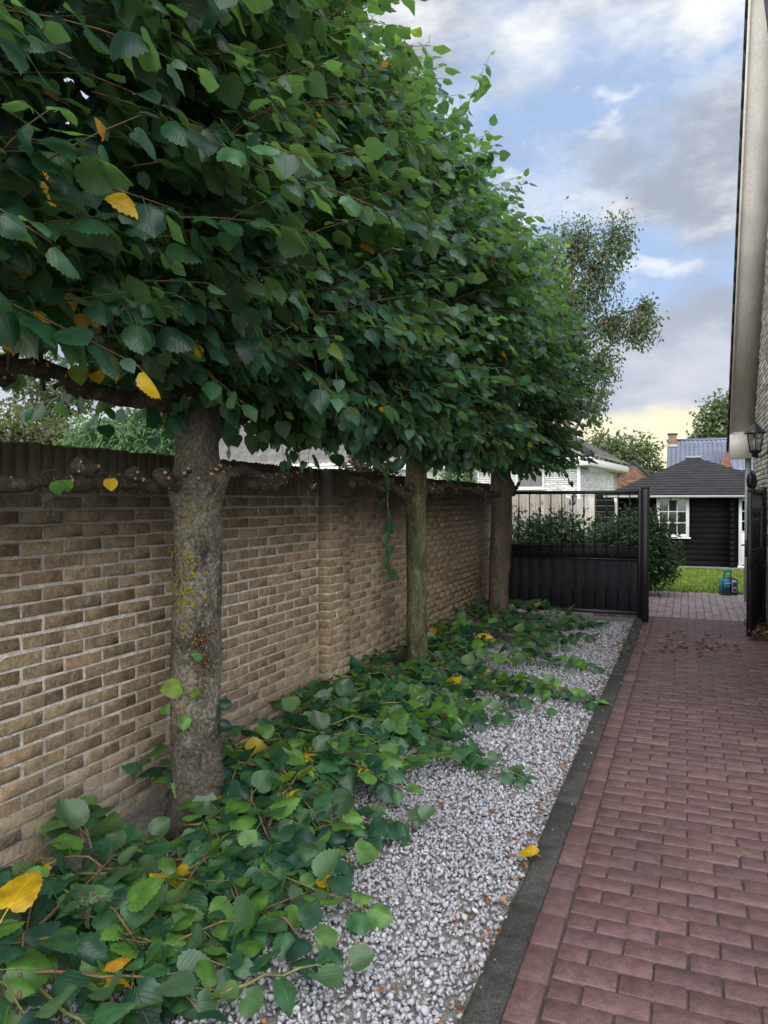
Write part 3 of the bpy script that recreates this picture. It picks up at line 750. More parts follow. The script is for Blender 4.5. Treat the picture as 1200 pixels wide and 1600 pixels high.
def linden(Y, y0, y1, seed, rad_fn, lean, mat, knobs, label, N, ybias, yellow, X=TREE_X):
    base = Vector((X, Y, 0)); t = empty('linden_tree', base); tag(t, label, 'tree', 'pleached linden trees in a row along the wall')
    link('trunk', trunk_mesh(base, rad_fn, lean, 3.6, mat, seed, knobs), t)
    r = random.Random(seed)
    # horizontal limbs in tiers, both ways along the wall
    for tier, z in enumerate((1.665, 1.975, 2.75, 3.45)):
        for s in (-1, 1):
            ln = (Y - y0 if s < 0 else y1 - Y) - .06
            zz = z + r.uniform(-.03, .03)
            pts = [(lean[0] * z, lean[1] * z, zz - .01)] + [(r.uniform(-.05, .05) * k + .01, s * ln * k / 4, zz + r.uniform(-.035, .055)) for k in range(1, 5)]
            me, Q, rr = limb_mesh(pts, .033 if tier < 2 else .04, .020, 'limb_bark', seed + tier * 2.3 + s, 'limb')
            lo = link('limb', me, t)
            if tier < 2:
                for j in range(13):
                    i = r.randrange(4, len(Q) - 1); a = r.uniform(-.6, 2.6); d = (math.cos(a) * .8 + .3, r.gauss(0, .3), math.sin(a))
                    stub(t, Q[i] + Vector(d).normalized() * rr[i] * .55, d, r.uniform(.007, .015), r.uniform(.012, .035))
    for (tz, cnt) in ((1.665, 9), (1.975, 6)):
        for j in range(cnt):
            yy = r.choice((-1, 1)) * r.uniform(.2, 1.3); c = Vector((r.uniform(0, .03), yy, tz + r.uniform(-.03, .03))); rb = r.uniform(.028, .048); V, F = tube_vf([c + Vector((0, rb * math.cos(a) * 1.25, 0)) for a in [math.pi * (1 - k / 6) for k in range(7)]], [max(.004, rb * math.sin(math.pi * k / 6)) for k in range(7)], 10, True, .55, 38, seed + j)
            link('burr_knob', np_mesh('burr_knob', V, F, 'limb_bark', smooth=True), t)
            for q in range(3):
                d = Vector((r.uniform(.1, 1), r.gauss(0, .6), r.uniform(-.6, 1))).normalized(); stub(t, c + d * rb * .7, d, r.uniform(.006, .011), r.uniform(.015, .03))
    # inner scaffold rising from limbs into the crown
    tw = []
    for i in range(70):
        p = Vector((r.uniform(-.15, .15), r.uniform(y0 - Y, y1 - Y), r.choice((1.975, 2.75, 3.45)))); d = Vector((r.uniform(-.5, .9), r.gauss(0, .3), r.uniform(.2, .9))).normalized(); L = r.uniform(.35, .75)
        tw.append([p + d * L * k / 4 + Vector((0, 0, .05 * (k / 4) ** 2)) for k in range(5)])
    s = link('scaffold_twigs', twig_mesh('scaffold_twigs', tw, .012, .005, 'limb_bark'), t); s['kind'] = 'stuff'
    S = make_shoots(Y, y0, y1, N, seed, ybias)
    for i in range(20):                                         # long whips standing above the clipped top
        y = r.uniform(y0, y1); S.append((Vector((r.uniform(-2.1, -1.6), y, 3.95)), Vector((r.uniform(-.1, .42), r.uniform(-.1, .5), 1)).normalized(), r.uniform(.55, 1.0), .12))
    for i in range(110):                                        # skirts hanging below the lowest clipped line
        y = r.uniform(max(y0, 3.25), y1)
        if abs(y - Y) < .22: continue
        S.append((Vector((r.uniform(-2.45, -1.7), y, r.uniform(2.05, 2.3))), Vector((r.uniform(-.3, .6), r.gauss(.1, .6), r.uniform(-.9, -.3))).normalized(), r.uniform(.12, .28), .1))
    P, Yv, Nn, Sz, T, twigs = leaves_on_shoots(S, seed + 1)
    # inner shade leaves
    ni = int(N * 2.2); Pi = np.stack([rng.uniform(-2.95, -1.85, ni), rng.uniform(y0, y1, ni), rng.uniform(2.2, 4.15, ni)], 1); Pi[:, 2] += np.where((Pi[:, 1] < 2.75) & (Pi[:, 2] < 2.45), .25, 0)
    Yi = np.stack([rng.normal(.3, .5, ni), rng.normal(0, .6, ni), rng.uniform(-1, -.1, ni)], 1); Ni = np.stack([rng.normal(.6, .4, ni), rng.normal(0, .4, ni), rng.uniform(.2, 1, ni)], 1)
    P = np.concatenate([P, Pi]); Yv = np.concatenate([Yv, Yi]); Nn = np.concatenate([Nn, Ni]); Sz = np.concatenate([Sz, rng.uniform(.10, .14, ni)]); T = np.concatenate([T, np.zeros(ni)])
    n = len(P); A = frames(Yv, Nn) * Sz[:, None, None]
    # colour: mostly deep green, fresher at shoot tips and on top
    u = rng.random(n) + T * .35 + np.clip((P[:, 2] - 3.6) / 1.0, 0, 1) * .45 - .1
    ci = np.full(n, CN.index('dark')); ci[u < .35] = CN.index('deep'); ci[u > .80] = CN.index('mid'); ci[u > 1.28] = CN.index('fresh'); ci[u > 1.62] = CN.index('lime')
    lowleft = (P[:, 2] < 2.5) & (P[:, 1] < 2.9)
    w = rng.random(n); pr = np.where(lowleft, yellow, .0022); ci[w < pr] = CN.index('yellow'); ci[(w > pr) & (w < pr * 1.5)] = CN.index('ochre'); ci[(w > pr * 1.5) & (w < pr * 2.2)] = CN.index('lime')
    var = rng.integers(0, 8, n)
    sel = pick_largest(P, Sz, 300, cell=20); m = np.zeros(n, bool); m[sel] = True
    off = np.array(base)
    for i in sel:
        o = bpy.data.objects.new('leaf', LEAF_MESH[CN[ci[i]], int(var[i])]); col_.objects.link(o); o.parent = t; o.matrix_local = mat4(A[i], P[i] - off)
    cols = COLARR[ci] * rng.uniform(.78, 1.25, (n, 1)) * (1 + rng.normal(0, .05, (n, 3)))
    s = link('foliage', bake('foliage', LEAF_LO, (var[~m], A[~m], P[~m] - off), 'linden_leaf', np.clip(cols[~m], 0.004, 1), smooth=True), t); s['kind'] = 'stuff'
    s = link('twigs', twig_mesh('twigs', [[p - base for p in pts] for pts in twigs]), t); s['kind'] = 'stuff'
    return t

def r1(z):
    base = .114 + .045 * math.exp(-((z + .02) / .15) ** 2) + .008 * math.exp(-((z - .5) / .5) ** 2)
    return base + .026 * math.exp(-((z - 1.63) / .085) ** 2) + .012 * math.exp(-((z - 1.98) / .1) ** 2) + .02 * math.exp(-((z - 2.2) / .14) ** 2) - (.012 if z > 1.7 else 0)
ka = math.atan2(-1, .62)      # the side of the trunk that faces the camera
K1 = [(1.30, ka + .2, .028, .022), (1.05, ka + .35, .024, .016), (.98, ka + .45, .022, .016), (.86, ka + .2, .045, .02), (.42, ka + .3, .02, .014), (1.64, ka - .5, .05, .025), (1.62, ka + .4, .05, .03), (2.2, ka + .9, .06, .05), (1.66, ka + 1.1, .05, .03)]
T1 = linden(2.92, 0.75, 4.46, 31, r1, (.004, -.002), 'bark', K1, 'thick linden with grey lichen-spotted trunk and leafy sprouts low on its trunk', 1750, .35, .012, X=-2.17)
T2 = linden(6.0, 4.46, 7.5, 57, lambda z: .088 + .02 * math.exp(-(z / .15) ** 2) + .014 * math.exp(-((z - 1.66) / .08) ** 2), (-.002, -.006), 'bark_green',
            [(1.2, ka, .02, .01), (.7, ka + .5, .02, .008)], 'linden with slender mossy green trunk standing next after the wall pilaster', 1350, .25, .004)
T3 = linden(9.0, 7.5, 10.25, 83, lambda z: .122 + .02 * math.exp(-(z / .15) ** 2) + .02 * math.exp(-((z - 1.66) / .1) ** 2), (.012, .004), 'bark_brown',
            [(.75, ka + .9, .04, .012), (1.75, ka + 1.2, .07, .05), (1.7, ka - .7, .07, .04)], 'linden with plain brown trunk standing right beside the black gate', 1250, .2, .002)

# sprouts, lichen and clipped burr on the first trunk
def on_trunk(px, py, rr=.125):
    """point on the camera side of the first trunk"""
    d = ray(px, py); c = Vector((-2.17, 2.92)); a = d.x ** 2 + d.y ** 2; b = -2 * (c.x * d.x + c.y * d.y); cc_ = c.length_squared - rr * rr
    disc = max(b * b - 4 * a * cc_, 0); t = (-b - math.sqrt(disc)) / (2 * a); p = EYE + d * t; return p - Vector((-2.17, 2.92, 0))
for (px, py, s_, cn, tip) in [(283, 1072, .095, 'lime', (-.5, -.6, -.1)), (300, 1080, .06, 'lime', (.8, -.5, .1)), (264, 1105, .05, 'fresh', (-.8, -.5, -.4)), (290, 1118, .065, 'fresh', (.2, -.6, -.7)), (284, 1103, .03, 'yellow', (.2, -.6, .3)),
                              (318, 1024, .055, 'fresh', (-.3, -.7, .3)), (270, 752, .05, 'fresh', (-.5, -.6, -.4)), (342, 1100, .06, 'deep', (.9, .2, .1)), (343, 1130, .06, 'deep', (.9, .3, -.2))]:
    p = on_trunk(px, py, .14); add_leaf(T1, p, tip, (.35, -.8, .55), s_, cn)
for (px, py, s_, cn) in [(86, 752, .05, 'fresh'), (104, 750, .045, 'fresh'), (172, 748, .05, 'yellow'), (285, 552, .075, 'lime'), (304, 540, .06, 'yellow'), (30, 505, .085, 'yellow'), (12, 522, .06, 'ochre'), (148, 487, .055, 'yellow'), (125, 490, .055, 'ochre'),
                         (120, 570, .07, 'lime'), (150, 580, .055, 'yellow'), (100, 460, .06, 'ochre'), (40, 405, .055, 'ochre'), (20, 270, .12, 'fresh')]:
    p = on_x(px, py, -2.02 if py > 540 else -1.75) - Vector((-2.17, 2.92, 0)); add_leaf(T1, p, (random.uniform(-.2, .3), random.uniform(-.1, .5), -.9), (.55, -.75, .3), s_, cn)
mb = MB(); mb2 = MB()
for i in range(150):
    py = random.choice((random.uniform(770, 1010), random.uniform(860, 960))); px = random.gauss(285, 14); p = on_trunk(px, py, .131 - .004 * random.random()); r_ = random.uniform(.003, .011)
    nrm = Vector((p.x, p.y, 0)).normalized(); a = nrm.cross(Vector((0, 0, 1)))
    V = [p + (a * math.cos(k * 1.0472) * random.uniform(.6, 1.3) + Vector((0, 0, 1)) * math.sin(k * 1.0472) * random.uniform(.6, 1.4)) * r_ for k in range(6)] + [p + nrm * .003]
    mb.add(V, [(k, (k + 1) % 6, 6) for k in range(6)])
s = mb.build('lichen', 'lichen', T1, smooth=True, col=(.20, .17, .035)); s['kind'] = 'stuff'
for i in range(190):
    px = random.gauss(316, 9); py = random.gauss(1002, 13) if random.random() < .7 else random.gauss(1045, 14); p = on_trunk(px, py, .142 - .004 * random.random()); r_ = random.uniform(.005, .013)
    V = [p + Vector((random.uniform(-1, 1), random.uniform(-1, 1), random.uniform(-1, 1))) * r_ for k in range(4)]; mb2.add(V, [(0, 1, 2), (0, 2, 3), (0, 3, 1), (1, 3, 2)])
s = mb2.build('burr', 'litter', T1, col=(.21, .105, .055)); s['kind'] = 'stuff'
for (px, py) in [(296, 737), (335, 738), (328, 745), (340, 732), (310, 752), (298, 628), (345, 742), (290, 744), (333, 560)]:
    p = on_trunk(px, py, .142); stub(T1, p * .985 if False else p, (p.x * 2, p.y * 2, .25), random.uniform(.009, .015), .022)
# hanging shoot on the second tree
pts = [on_x(604, 745, -2.0), on_x(606, 790, -1.98), on_x(608, 840, -1.97), on_x(611, 888, -1.97)]
b2 = Vector((TREE_X, 6.0, 0)); link('hanging_shoot', np_mesh('hanging_shoot', *tube_vf([p - b2 for p in pts], [.004, .003, .002, .0015], 5), 'green_stem', smooth=True), T2)
for k in range(9):
    s_ = k / 8; i = min(int(s_ * 3), 2); p = pts[i].lerp(pts[i + 1], s_ * 3 - i) - b2
    add_leaf(T2, p, (random.uniform(-.6, .6), random.uniform(-.6, .6), -1), (random.uniform(-.2, 1), random.uniform(-1, 1), .3), random.uniform(.075, .11), random.choice(('mid', 'dark', 'dark')))

# ================================================================== CUT BRANCHES ON THE GRAVEL
def heap(x, y):
    """height of the pile over the gravel"""
    lim = -1.35 + .28 * math.sin(y * 1.9 + .6)
    h = max(0.0, .17 * min(1, (lim - x) / .6)) if x < lim else 0.0
    return h * (1 - .85 * math.exp(-((x + 2.02) ** 2 + (y - 2.62) ** 2) / .09))      # trodden down before the thick trunk
def cut_branch(base, az, L, seed, label, joined=False, greens=None, nl=None, lift=None, size=(.075, .140)):
    r = random.Random(seed); t = empty('cut_branch', base); tag(t, label, 'branch', 'cut linden branches lying on the gravel')
    d = Vector((math.cos(az), math.sin(az), 0)); perp = Vector((-d.y, d.x, 0)); bend = r.uniform(-.18, .18); pts = []
    for k in range(9):
        s = k / 8; p = d * L * s + perp * bend * L * s * s
        h = heap(base[0] + p.x, base[1] + p.y) * (r.uniform(.75, 1.0) if lift is None else lift) + .040 + .05 * math.sin(s * 3.14) * r.uniform(.2, 1)
        pts.append(Vector((p.x, p.y, h)))
    st = link('stem', np_mesh('stem', *tube_vf(pts, [.0062 - .0040 * k / 8 for k in range(9)], 6), 'green_stem' if r.random() < .6 else 'twig_bark', smooth=True), t)
    n = nl or int(L / .042); vs = []
    greens = greens or ('dark', 'mid', 'mid', 'fresh', 'fresh', 'deep')
    for k in range(n):
        s = .12 + .88 * (k + .5) / n; i = min(int(s * 8), 7); p = pts[i].lerp(pts[i + 1], s * 8 - i); sg = 1 if k % 2 else -1
        tip = d * r.uniform(.2, .8) + perp * sg * r.uniform(.4, 1.0) + Vector((0, 0, r.uniform(-.55, .45)))
        if k == n - 1: tip = d + Vector((0, 0, .1))
        nr = Vector((r.gauss(0, .55), r.gauss(-.25, .55), 1)) + perp * sg * -.1
        if r.random() < .25: nr = -nr
        sz = r.uniform(*size) * (1 if s < .8 else .8); tip.normalize()
        q = p + tip * sz * .35 + Vector((0, 0, r.uniform(-.015, .012)))
        tz = q.z + tip.z * sz
        if tz < .012: q.z += .012 - tz
        cn = r.choice(greens)
        if r.random() < .012: cn = 'yellow'
        if joined: vs.append((q, tip, nr, sz, cn))
        else: add_leaf(t, q, tip, nr, sz, cn)
    if joined:
        P = np.array([v[0] for v in vs]); A = frames(np.array([v[1] for v in vs]), np.array([v[2] for v in vs])) * np.array([v[3] for v in vs])[:, None, None]
        c = np.array([GREENS[v[4]] for v in vs]) * rng.uniform(.8, 1.2, (len(vs), 1))
        f = link('foliage', bake('foliage', LEAF_LO, (rng.integers(0, 8, len(vs)), A, P), 'linden_leaf', c, smooth=True), t); f['kind'] = 'stuff'
    return t
def zone_label(x, y, az, L):
    wallside = x < -2.1
    if y < 2.1: z = 'well short of the lichen-spotted trunk'
    elif y < 2.75: z = 'just before the lichen-spotted trunk'
    elif y < 3.4: z = 'round the foot of the lichen-spotted trunk'
    elif y < 4.2: z = 'shortly past the lichen-spotted trunk'
    elif y < 4.95: z = 'just before the wall pilaster'
    elif y < 5.6: z = 'below the wall pilaster'
    elif y < 6.5: z = 'round the slender mossy trunk'
    elif y < 7.6: z = 'midway between mossy and brown trunk'
    elif y < 8.6: z = 'just before the plain brown trunk'
    else: z = 'near the brown trunk and the gate'
    return ('cut branch lying against the wall ' if wallside else 'cut branch in the open pile ') + z
bs = 500
r = random.Random(5)
for i in range(78):                                              # near pile: leaves are parts of their own
    y = r.uniform(1.35, 5.2); x = r.uniform(-2.45, -1.75); az = r.choice((r.uniform(-1.3, .9), r.uniform(-1.6, 1.6), r.uniform(1.8, 4.4)))
    L = r.uniform(.45, .95)
    if math.cos(az) < 0: L = min(L, (x + 2.5) / max(-math.cos(az), .05) + .12)
    if math.cos(az) > 0:
        lim = -1.12 + .2 * math.sin(y * 1.9 + .6); L = min(L, max(.35, (lim - x) / max(math.cos(az), .1)))
    if 2.3 < y < 3.05 and x < -1.75: x += .3 if abs(y - 2.92) < .2 else .18
    cut_branch((x, y, 0), az, max(L, .3), bs + i, zone_label(x, y, az, L))
for i in range(70):                                              # farther pile
    y = r.uniform(5.1, 9.75); x = r.uniform(-2.45, -1.7); az = r.choice((r.uniform(-1.3, 1.2), r.uniform(1.6, 4.6))); L = r.uniform(.4, .9)
    if math.cos(az) < 0: L = min(L, (x + 2.5) / max(-math.cos(az), .05) + .12)
    cut_branch((x, y, 0), az, max(L, .28), bs + 100 + i, zone_label(x, y, az, L), joined=True)
def branch_px(base_px, tip_px, seed, label, **k):
    a = on_z(*base_px); b = on_z(*tip_px); v = b - a; return cut_branch((a.x, a.y, 0), math.atan2(v.y, v.x), v.length, seed, label, **k)
branch_px((150, 1545), (520, 1430), 900, 'cut branch with pale leaves reaching onto bare gravel below the thick trunk', lift=.3, greens=('mid', 'fresh', 'mid', 'fresh'))
branch_px((330, 1580), (545, 1530), 901, 'short cut sprig with a few large leaves lying alone on bare gravel', lift=.2, nl=7, greens=('dark', 'mid'))
branch_px((430, 1330), (660, 1310), 902, 'cut branch with dark leaves stretching across gravel towards the kerb', lift=.4)
branch_px((600, 1150), (845, 1212), 903, 'long cut branch reaching furthest over the gravel beside the mossy trunk', lift=.3, greens=('mid', 'dark', 'mid'))
branch_px((720, 1060), (925, 1105), 904, 'cut branch lying across gravel towards the kerb before the brown trunk', lift=.3)
branch_px((760, 1085), (850, 1120), 905, 'small dark cut sprig on gravel between mossy trunk and kerb', lift=.3, nl=9)
branch_px((800, 1035), (925, 1045), 906, 'cut branch on gravel level with the brown trunk near the kerb', lift=.3, joined=True)
branch_px((815, 985), (950, 980), 907, 'cut leafy branch lying along the foot of the closed gate', lift=.4, joined=True)
branch_px((860, 1000), (930, 1000), 908, 'short pale cut sprig near yellow leaf in front of the gate', lift=.3, joined=True, nl=9)
branch_px((420, 1330), (470, 1265), 909, 'cut sprig with bright yellow-green young leaves on top of the pile', lift=1.2, nl=8, greens=('lime',), size=(.06, .09))
branch_px((20, 1560), (250, 1340), 910, 'long cut branch with broad leaves sprawling before the thick trunk', lift=.9, greens=('mid', 'fresh', 'mid', 'dark'))
branch_px((540, 1240), (735, 1190), 911, 'cut branch tip with pale upturned leaves beside open gravel patch', lift=.5, greens=('fresh', 'mid'))

# fallen leaves, each on its own
def fallen(px, py, cn, size, label, rz, cat='leaf', group=None, z=.012, tilt=.15):
    p = on_z(px, py, z); A = frames(np.array([[math.cos(rz), math.sin(rz), tilt]]), np.array([[random.gauss(0, .12), random.gauss(-.1, .12), 1.0]]))[0] * size
    o = bpy.data.objects.new('fallen_leaf', LEAF_MESH[cn, random.randrange(8)]); col_.objects.link(o); o.matrix_world = mat4(A, (p.x, p.y, z + size * .25)); tag(o, label, cat, group); return o
fallen(837, 1342, 'yellow', .085, 'single yellow leaf lying on the dark kerb', R(160), z=.02)
fallen(915, 1008, 'yellow', .10, 'yellow leaf lying on gravel near the foot of the gate', R(200))
fallen(512, 1395, 'yellow', .085, 'curled yellow leaf on gravel at the edge of the branch pile', R(120), z=.03)
fallen(12, 1440, 'yellow', .15, 'large bright yellow leaf on the branches furthest from the gate', R(100), z=.22, tilt=.8)
fallen(236, 1378, 'yellow', .06, 'small yellow leaf half hidden between green branch leaves', R(60), z=.16)
fallen(560, 1208, 'yellow', .06, 'small yellow leaf on the pile below the pilaster', R(10), z=.14)
fallen(200, 1500, 'ochre', .08, 'ochre leaf on gravel between cut branches', R(250), z=.08)
fallen(165, 1545, 'yellow', .07, 'little orange-yellow leaf under the sprawling branch', R(30), z=.05)
fallen(540, 1075, 'yellow', .07, 'yellow leaf lying against the foot of the pilaster', R(0), z=.12)
DRY = []
for s in range(6):
    rr_ = random.Random(300 + s); V, F_, U = leaf_tmpl(s, True); V = V.copy()
    for v in V:                                                   # curled and crumpled
        c = 1.2 * rr_.uniform(.8, 1.2); v[2] = abs(v[0]) ** 1.3 * c * .6 + .16 * math.sin(v[1] * 3.2 + s) * .6 + rr_.uniform(-.03, .03); v[0] *= .75
    c = [(.17, .085, .045), (.21, .11, .06), (.13, .065, .04), (.08, .05, .035), (.24, .13, .06), (.15, .075, .048)][s]
    DRY.append(np_mesh('dry_leaf', V, F_, 'dry_leaf', col=c, luv=U, smooth=True))
def dry(p, size, label, group):
    o = bpy.data.objects.new('dry_leaf', random.choice(DRY)); col_.objects.link(o)
    o.matrix_world = Matrix.Translation(p) @ Matrix.Rotation(random.uniform(0, 6.28), 4, 'Z') @ Matrix.Rotation(random.gauss(0, .35), 4, 'X') @ Matrix.Scale(size, 4); tag(o, label, 'dry leaf', group)
for i in range(46):
    px = random.choice((random.gauss(1095, 22), random.gauss(1055, 28), random.gauss(1120, 20))); py = random.gauss(1007, 11); p = on_z(px, py, .01); p.z = .012
    if p.x < .75: dry(p, random.uniform(.04, .07), 'dry brown leaf scattered on the pavers in front of the gate opening', 'dry leaves on the pavers')
for i in range(34):
    p = Vector((random.uniform(.68, .93), random.uniform(9.0, 10.3), .012 + random.random() * .06)); dry(p, random.uniform(.06, .1), 'dry brown leaf in the drift behind the open gate leaf', 'dry leaves drifted by the house wall')
for i in range(22):
    p = on_z(random.gauss(985, 14), random.uniform(985, 1020), .02); p.z = .02; dry(p, random.uniform(.035, .06), 'dry brown leaf at the edge of gravel and kerb by the gate', 'dry leaves at the kerb')
for i in range(16):
    p = Vector((random.uniform(-2.5, -2.4), random.uniform(4.0, 5.0), .01)); dry(p, random.uniform(.05, .08), 'russet dry leaf at the foot of the brick wall before the pilaster', 'dry leaves at the wall foot')
# small litter: bits of leaf and bark in the gravel
n = 900; lx = rng.uniform(-2.5, KX0 - .01, n); ly = 1.3 + rng.random(n) * 8.6; m = rng.random(n) < .35; lx[m] = KX0 - .01 - np.abs(rng.normal(0, .05, m.sum()))
FL = [(np.array([(-.5, -.3, 0), (.1, -.5, .15), (.55, .1, 0), (-.1, .5, .2)]), [(0, 1, 2, 3)], None), (np.array([(-.6, 0, 0), (0, -.22, .1), (.6, .1, .05), (0, .25, .1)]), [(0, 1, 2, 3)], None)]
an = rng.uniform(0, 6.28, n); s_ = rng.uniform(.012, .034, n); A = np.zeros((n, 3, 3)); A[:, 0, 0] = np.cos(an); A[:, 0, 1] = -np.sin(an); A[:, 1, 0] = np.sin(an); A[:, 1, 1] = np.cos(an); A[:, 2, 2] = 1; A[:, 2, 0] = rng.normal(0, .3, n); A *= s_[:, None, None]
lc = np.array([(.15, .07, .038), (.20, .09, .045), (.10, .05, .032), (.25, .14, .06)])[rng.integers(0, 4, n)]
tag(link('leaf_litter', bake('leaf_litter', FL, (rng.integers(0, 2, n), A, np.stack([lx, ly, rng.uniform(-.008, .006, n)], 1)), 'litter', lc)), 'brown bits of dead leaf lying in the gravel', 'leaf litter', kind='stuff')

# ================================================================== GATE
def gate_leaf(name, W, label, n_bars, loc, rz, hinge_left=True):
    """local x runs along the leaf from 0 to W, front faces -y"""
    t = empty(name, loc, rz); tag(t, label, 'gate', 'black iron driveway gate leaves')
    ZT, ZM, ZP, ZB = 1.685, .965, .80, .075
    mb = MB(); mb.box((.0, -.02, ZT - .035), (W, .02, ZT + .012), .004); mb.build('top_rail', 'gate_paint', t)
    mb = MB(); mb.box((.0, -.018, ZB), (W, .022, ZB + .05), .004); mb.build('bottom_rail', 'gate_paint', t)
    mb = MB(); mb.box((.0, -.010, ZM + .018), (W, .008, ZM + .028)); mb.build('middle_rail', 'gate_paint', t)
    mb = MB(); mb.box((.0, .004, ZP), (W, .016, ZM)); mb.build('scroll_band_panel', 'gate_board', t)
    mb = MB(); mb.box((.0, -.016, ZP - .012), (W, .004, ZP + .004), .002); mb.build('lower_rail', 'gate_paint', t)
    mb = MB(); mb.box((0.001, -.022, ZB - .03), (.045, .024, ZT + .015), .004); mb.build('stile', 'gate_paint', t)
    mb = MB(); mb.box((W - .046, -.0235, ZB - .03), (W - .001, .0255, ZT + .016), .004); mb.build('stile', 'gate_paint', t)
    sp = W / n_bars
    for i in range(n_bars):                                      # boards of the closed lower half
        mb = MB(); mb.box((i * sp + .0015, .005 + random.uniform(0, .003), ZB + .045), ((i + 1) * sp - .0015, .02, ZP - .012), .0015); mb.build('board', 'gate_board', t)
    for i in range(1, n_bars):
        x = i * sp; mb = MB()
        for z0, z1 in ((ZB + .05, ZP - .012), (ZP + .004, ZT - .035)):
            mb.tube([(x, -.008, z0), (x, -.008, z1)], .0075, 6)
        for zc in ((1.42, .45) if i % 2 else (1.28, .40)):           # forged collars and twists
            mb.lathe([(.008, zc - .06), (.015, zc - .045), (.010, zc - .02), (.019, zc), (.010, zc + .02), (.015, zc + .045), (.008, zc + .06)], (x, -.008, 0), 8)
        mb.build('baluster', 'gate_paint', t, smooth=True)
    for i in range(n_bars * 2):                                   # row of half rings on the band
        c = (i + .5) * sp / 2; mb = MB(); mb.tube([(c + sp * .23 * math.cos(a), -.004, ZP + .012 + .062 * math.sin(a)) for a in [math.pi * k / 8 for k in range(9)]], .0045, 5); mb.build('scroll', 'gate_paint', t, smooth=True)
    # rosette with four curls in the middle of the boards
    mb = MB(); cx = W * .5
    for sx in (-1, 1):
        for sz in (-1, 1): mb.tube([(cx + sx * (.03 + .045 * math.cos(a) * (1 - a / 14)), -.012, .44 + sz * (.03 + .035 * math.sin(a) * (1 - a / 14))) for a in [k * .6 for k in range(10)]], .0045, 5)
    mb.build('rosette', 'gate_paint', t, smooth=True)
    return t
GY = 10.08
gl = gate_leaf('gate_leaf', 1.74, 'closed black iron gate leaf with boarded lower half beside the brown trunk', 12, (-2.27, GY, 0), 0)
mb = MB()
post = empty('gate_post', (-.485, GY, 0)); tag(post, 'square black steel gate post standing on the end of the kerb', 'post')
mb.box((-.048, -.048, -.05), (.048, .048, 1.725), .006).build('shaft', 'gate_paint', post); MB().box((-.053, -.053, 1.722), (.053, .053, 1.736), .003).build('cap', 'gate_paint', post)
a0 = Vector((.885, 10.40, 0)); a1 = Vector((.655, 9.13, 0)); v = a1 - a0
gr = gate_leaf('gate_leaf', v.length, 'black iron gate leaf standing open along the house wall', 9, a0, math.atan2(v.y, v.x))
mb = MB(); mb.box((v.length - .16, -.05, .93), (v.length - .03, -.022, 1.12), .006); mb.build('lock_box', 'gate_paint', gr)
mb = MB(); mb.tube([(v.length - .09, -.05, 1.06), (v.length - .09, -.085, 1.06), (v.length - .2, -.09, 1.05)], .009, 6); mb.build('handle', 'gate_paint', gr, smooth=True)
for k in (0.02, .30):                                            # rounded finials on the free end
    mb = MB(); mb.lathe([(.012, 1.69), (.034, 1.72), (.042, 1.78), (.034, 1.84), (.014, 1.885), (.006, 1.90)], (v.length - .05 - k, 0, 0), 10); mb.build('finial', 'gate_paint', gr, smooth=True)
hp = empty('gate_post', (.905, 10.52, 0)); tag(hp, 'black hinge post of the open gate against the house wall', 'post')
MB().box((-.05, -.05, -.05), (.04, .05, 1.74), .005).build('shaft', 'gate_paint', hp)
for z in (.35, 1.35): MB().tube([(-.05, -.075, z - .05), (-.05, -.075, z + .05)], .014, 8).build('hinge', 'gate_paint', hp, smooth=True)

# ================================================================== HOUSE ON THE RIGHT
EY, EZ, RY = 12.6, 2.64, 8.9                                    # far eave (y, z), ridge y
SL = (7.14 - 2.57) / (12.5 - 9.1)                               # roof pitch
RZ = EZ + (EY - RY) * SL; NY = RY - (EY - RY)
VX = .625                                                         # outer edge of the verge overhang
house = empty('house', (HOUSE_X, 8, 0)); tag(house, 'pale brick house with steep roof and wide painted verge above the gate', 'house')
def hl(v): return (v[0] - HOUSE_X, v[1] - 8, v[2])
def prism_x(name, poly, x0, x1, mat, col=None):
    m = len(poly); V = [hl((x0, y, z)) for y, z in poly] + [hl((x1, y, z)) for y, z in poly]
    F = [tuple(range(m))[::-1], tuple(range(m, 2 * m))] + [(i, (i + 1) % m, m + (i + 1) % m, m + i) for i in range(m)]
    return link(name, np_mesh(name, V, F, mat, col=col), house)
prism_x('wall_core', [(EY, -.1), (EY, EZ), (RY, RZ), (NY, EZ), (NY, -.1)], HOUSE_X + .012, 7.0, 'house_mortar')
# facing bricks
P, Vv, A, C_ = [], [], [], []
AH = np.array([[0, 0, -1], [-1, 0, 0], [0, 1, 0]], float)        # facing -x
AY = np.array([[-1, 0, 0], [0, 0, 1], [0, 1, 0]], float)         # facing +y
for r_ in range(120):
    z = (r_ + .5) * CRS; y = 6.4 + (BRL / 2 if r_ % 2 else 0)
    while y < EY - .1:
        if z < EZ + (EY - y - .12) * SL - .05:
            P.append((HOUSE_X, y, z)); Vv.append(random.randrange(7)); A.append(AH + np.outer(AH[:, 0], [0, 0, random.gauss(0, .008)])); k = random.uniform(.82, 1.15); C_.append((.40 * k, .37 * k, .32 * k))
        y += BRL
    if z < EZ:
        for j in range(8):
            P.append((HOUSE_X + .11 + j * BRL + (BRL / 2 if r_ % 2 else 0), EY + .012, z)); Vv.append(random.randrange(7)); A.append(AY); k = random.uniform(.82, 1.15); C_.append((.40 * k, .37 * k, .32 * k))
P = np.array(P) - np.array([HOUSE_X, 8, 0])
s = link('brickwork', bake('brickwork', BT, (np.array(Vv), np.array(A), P), 'house_brick', np.array(C_)), house); s['kind'] = 'stuff'
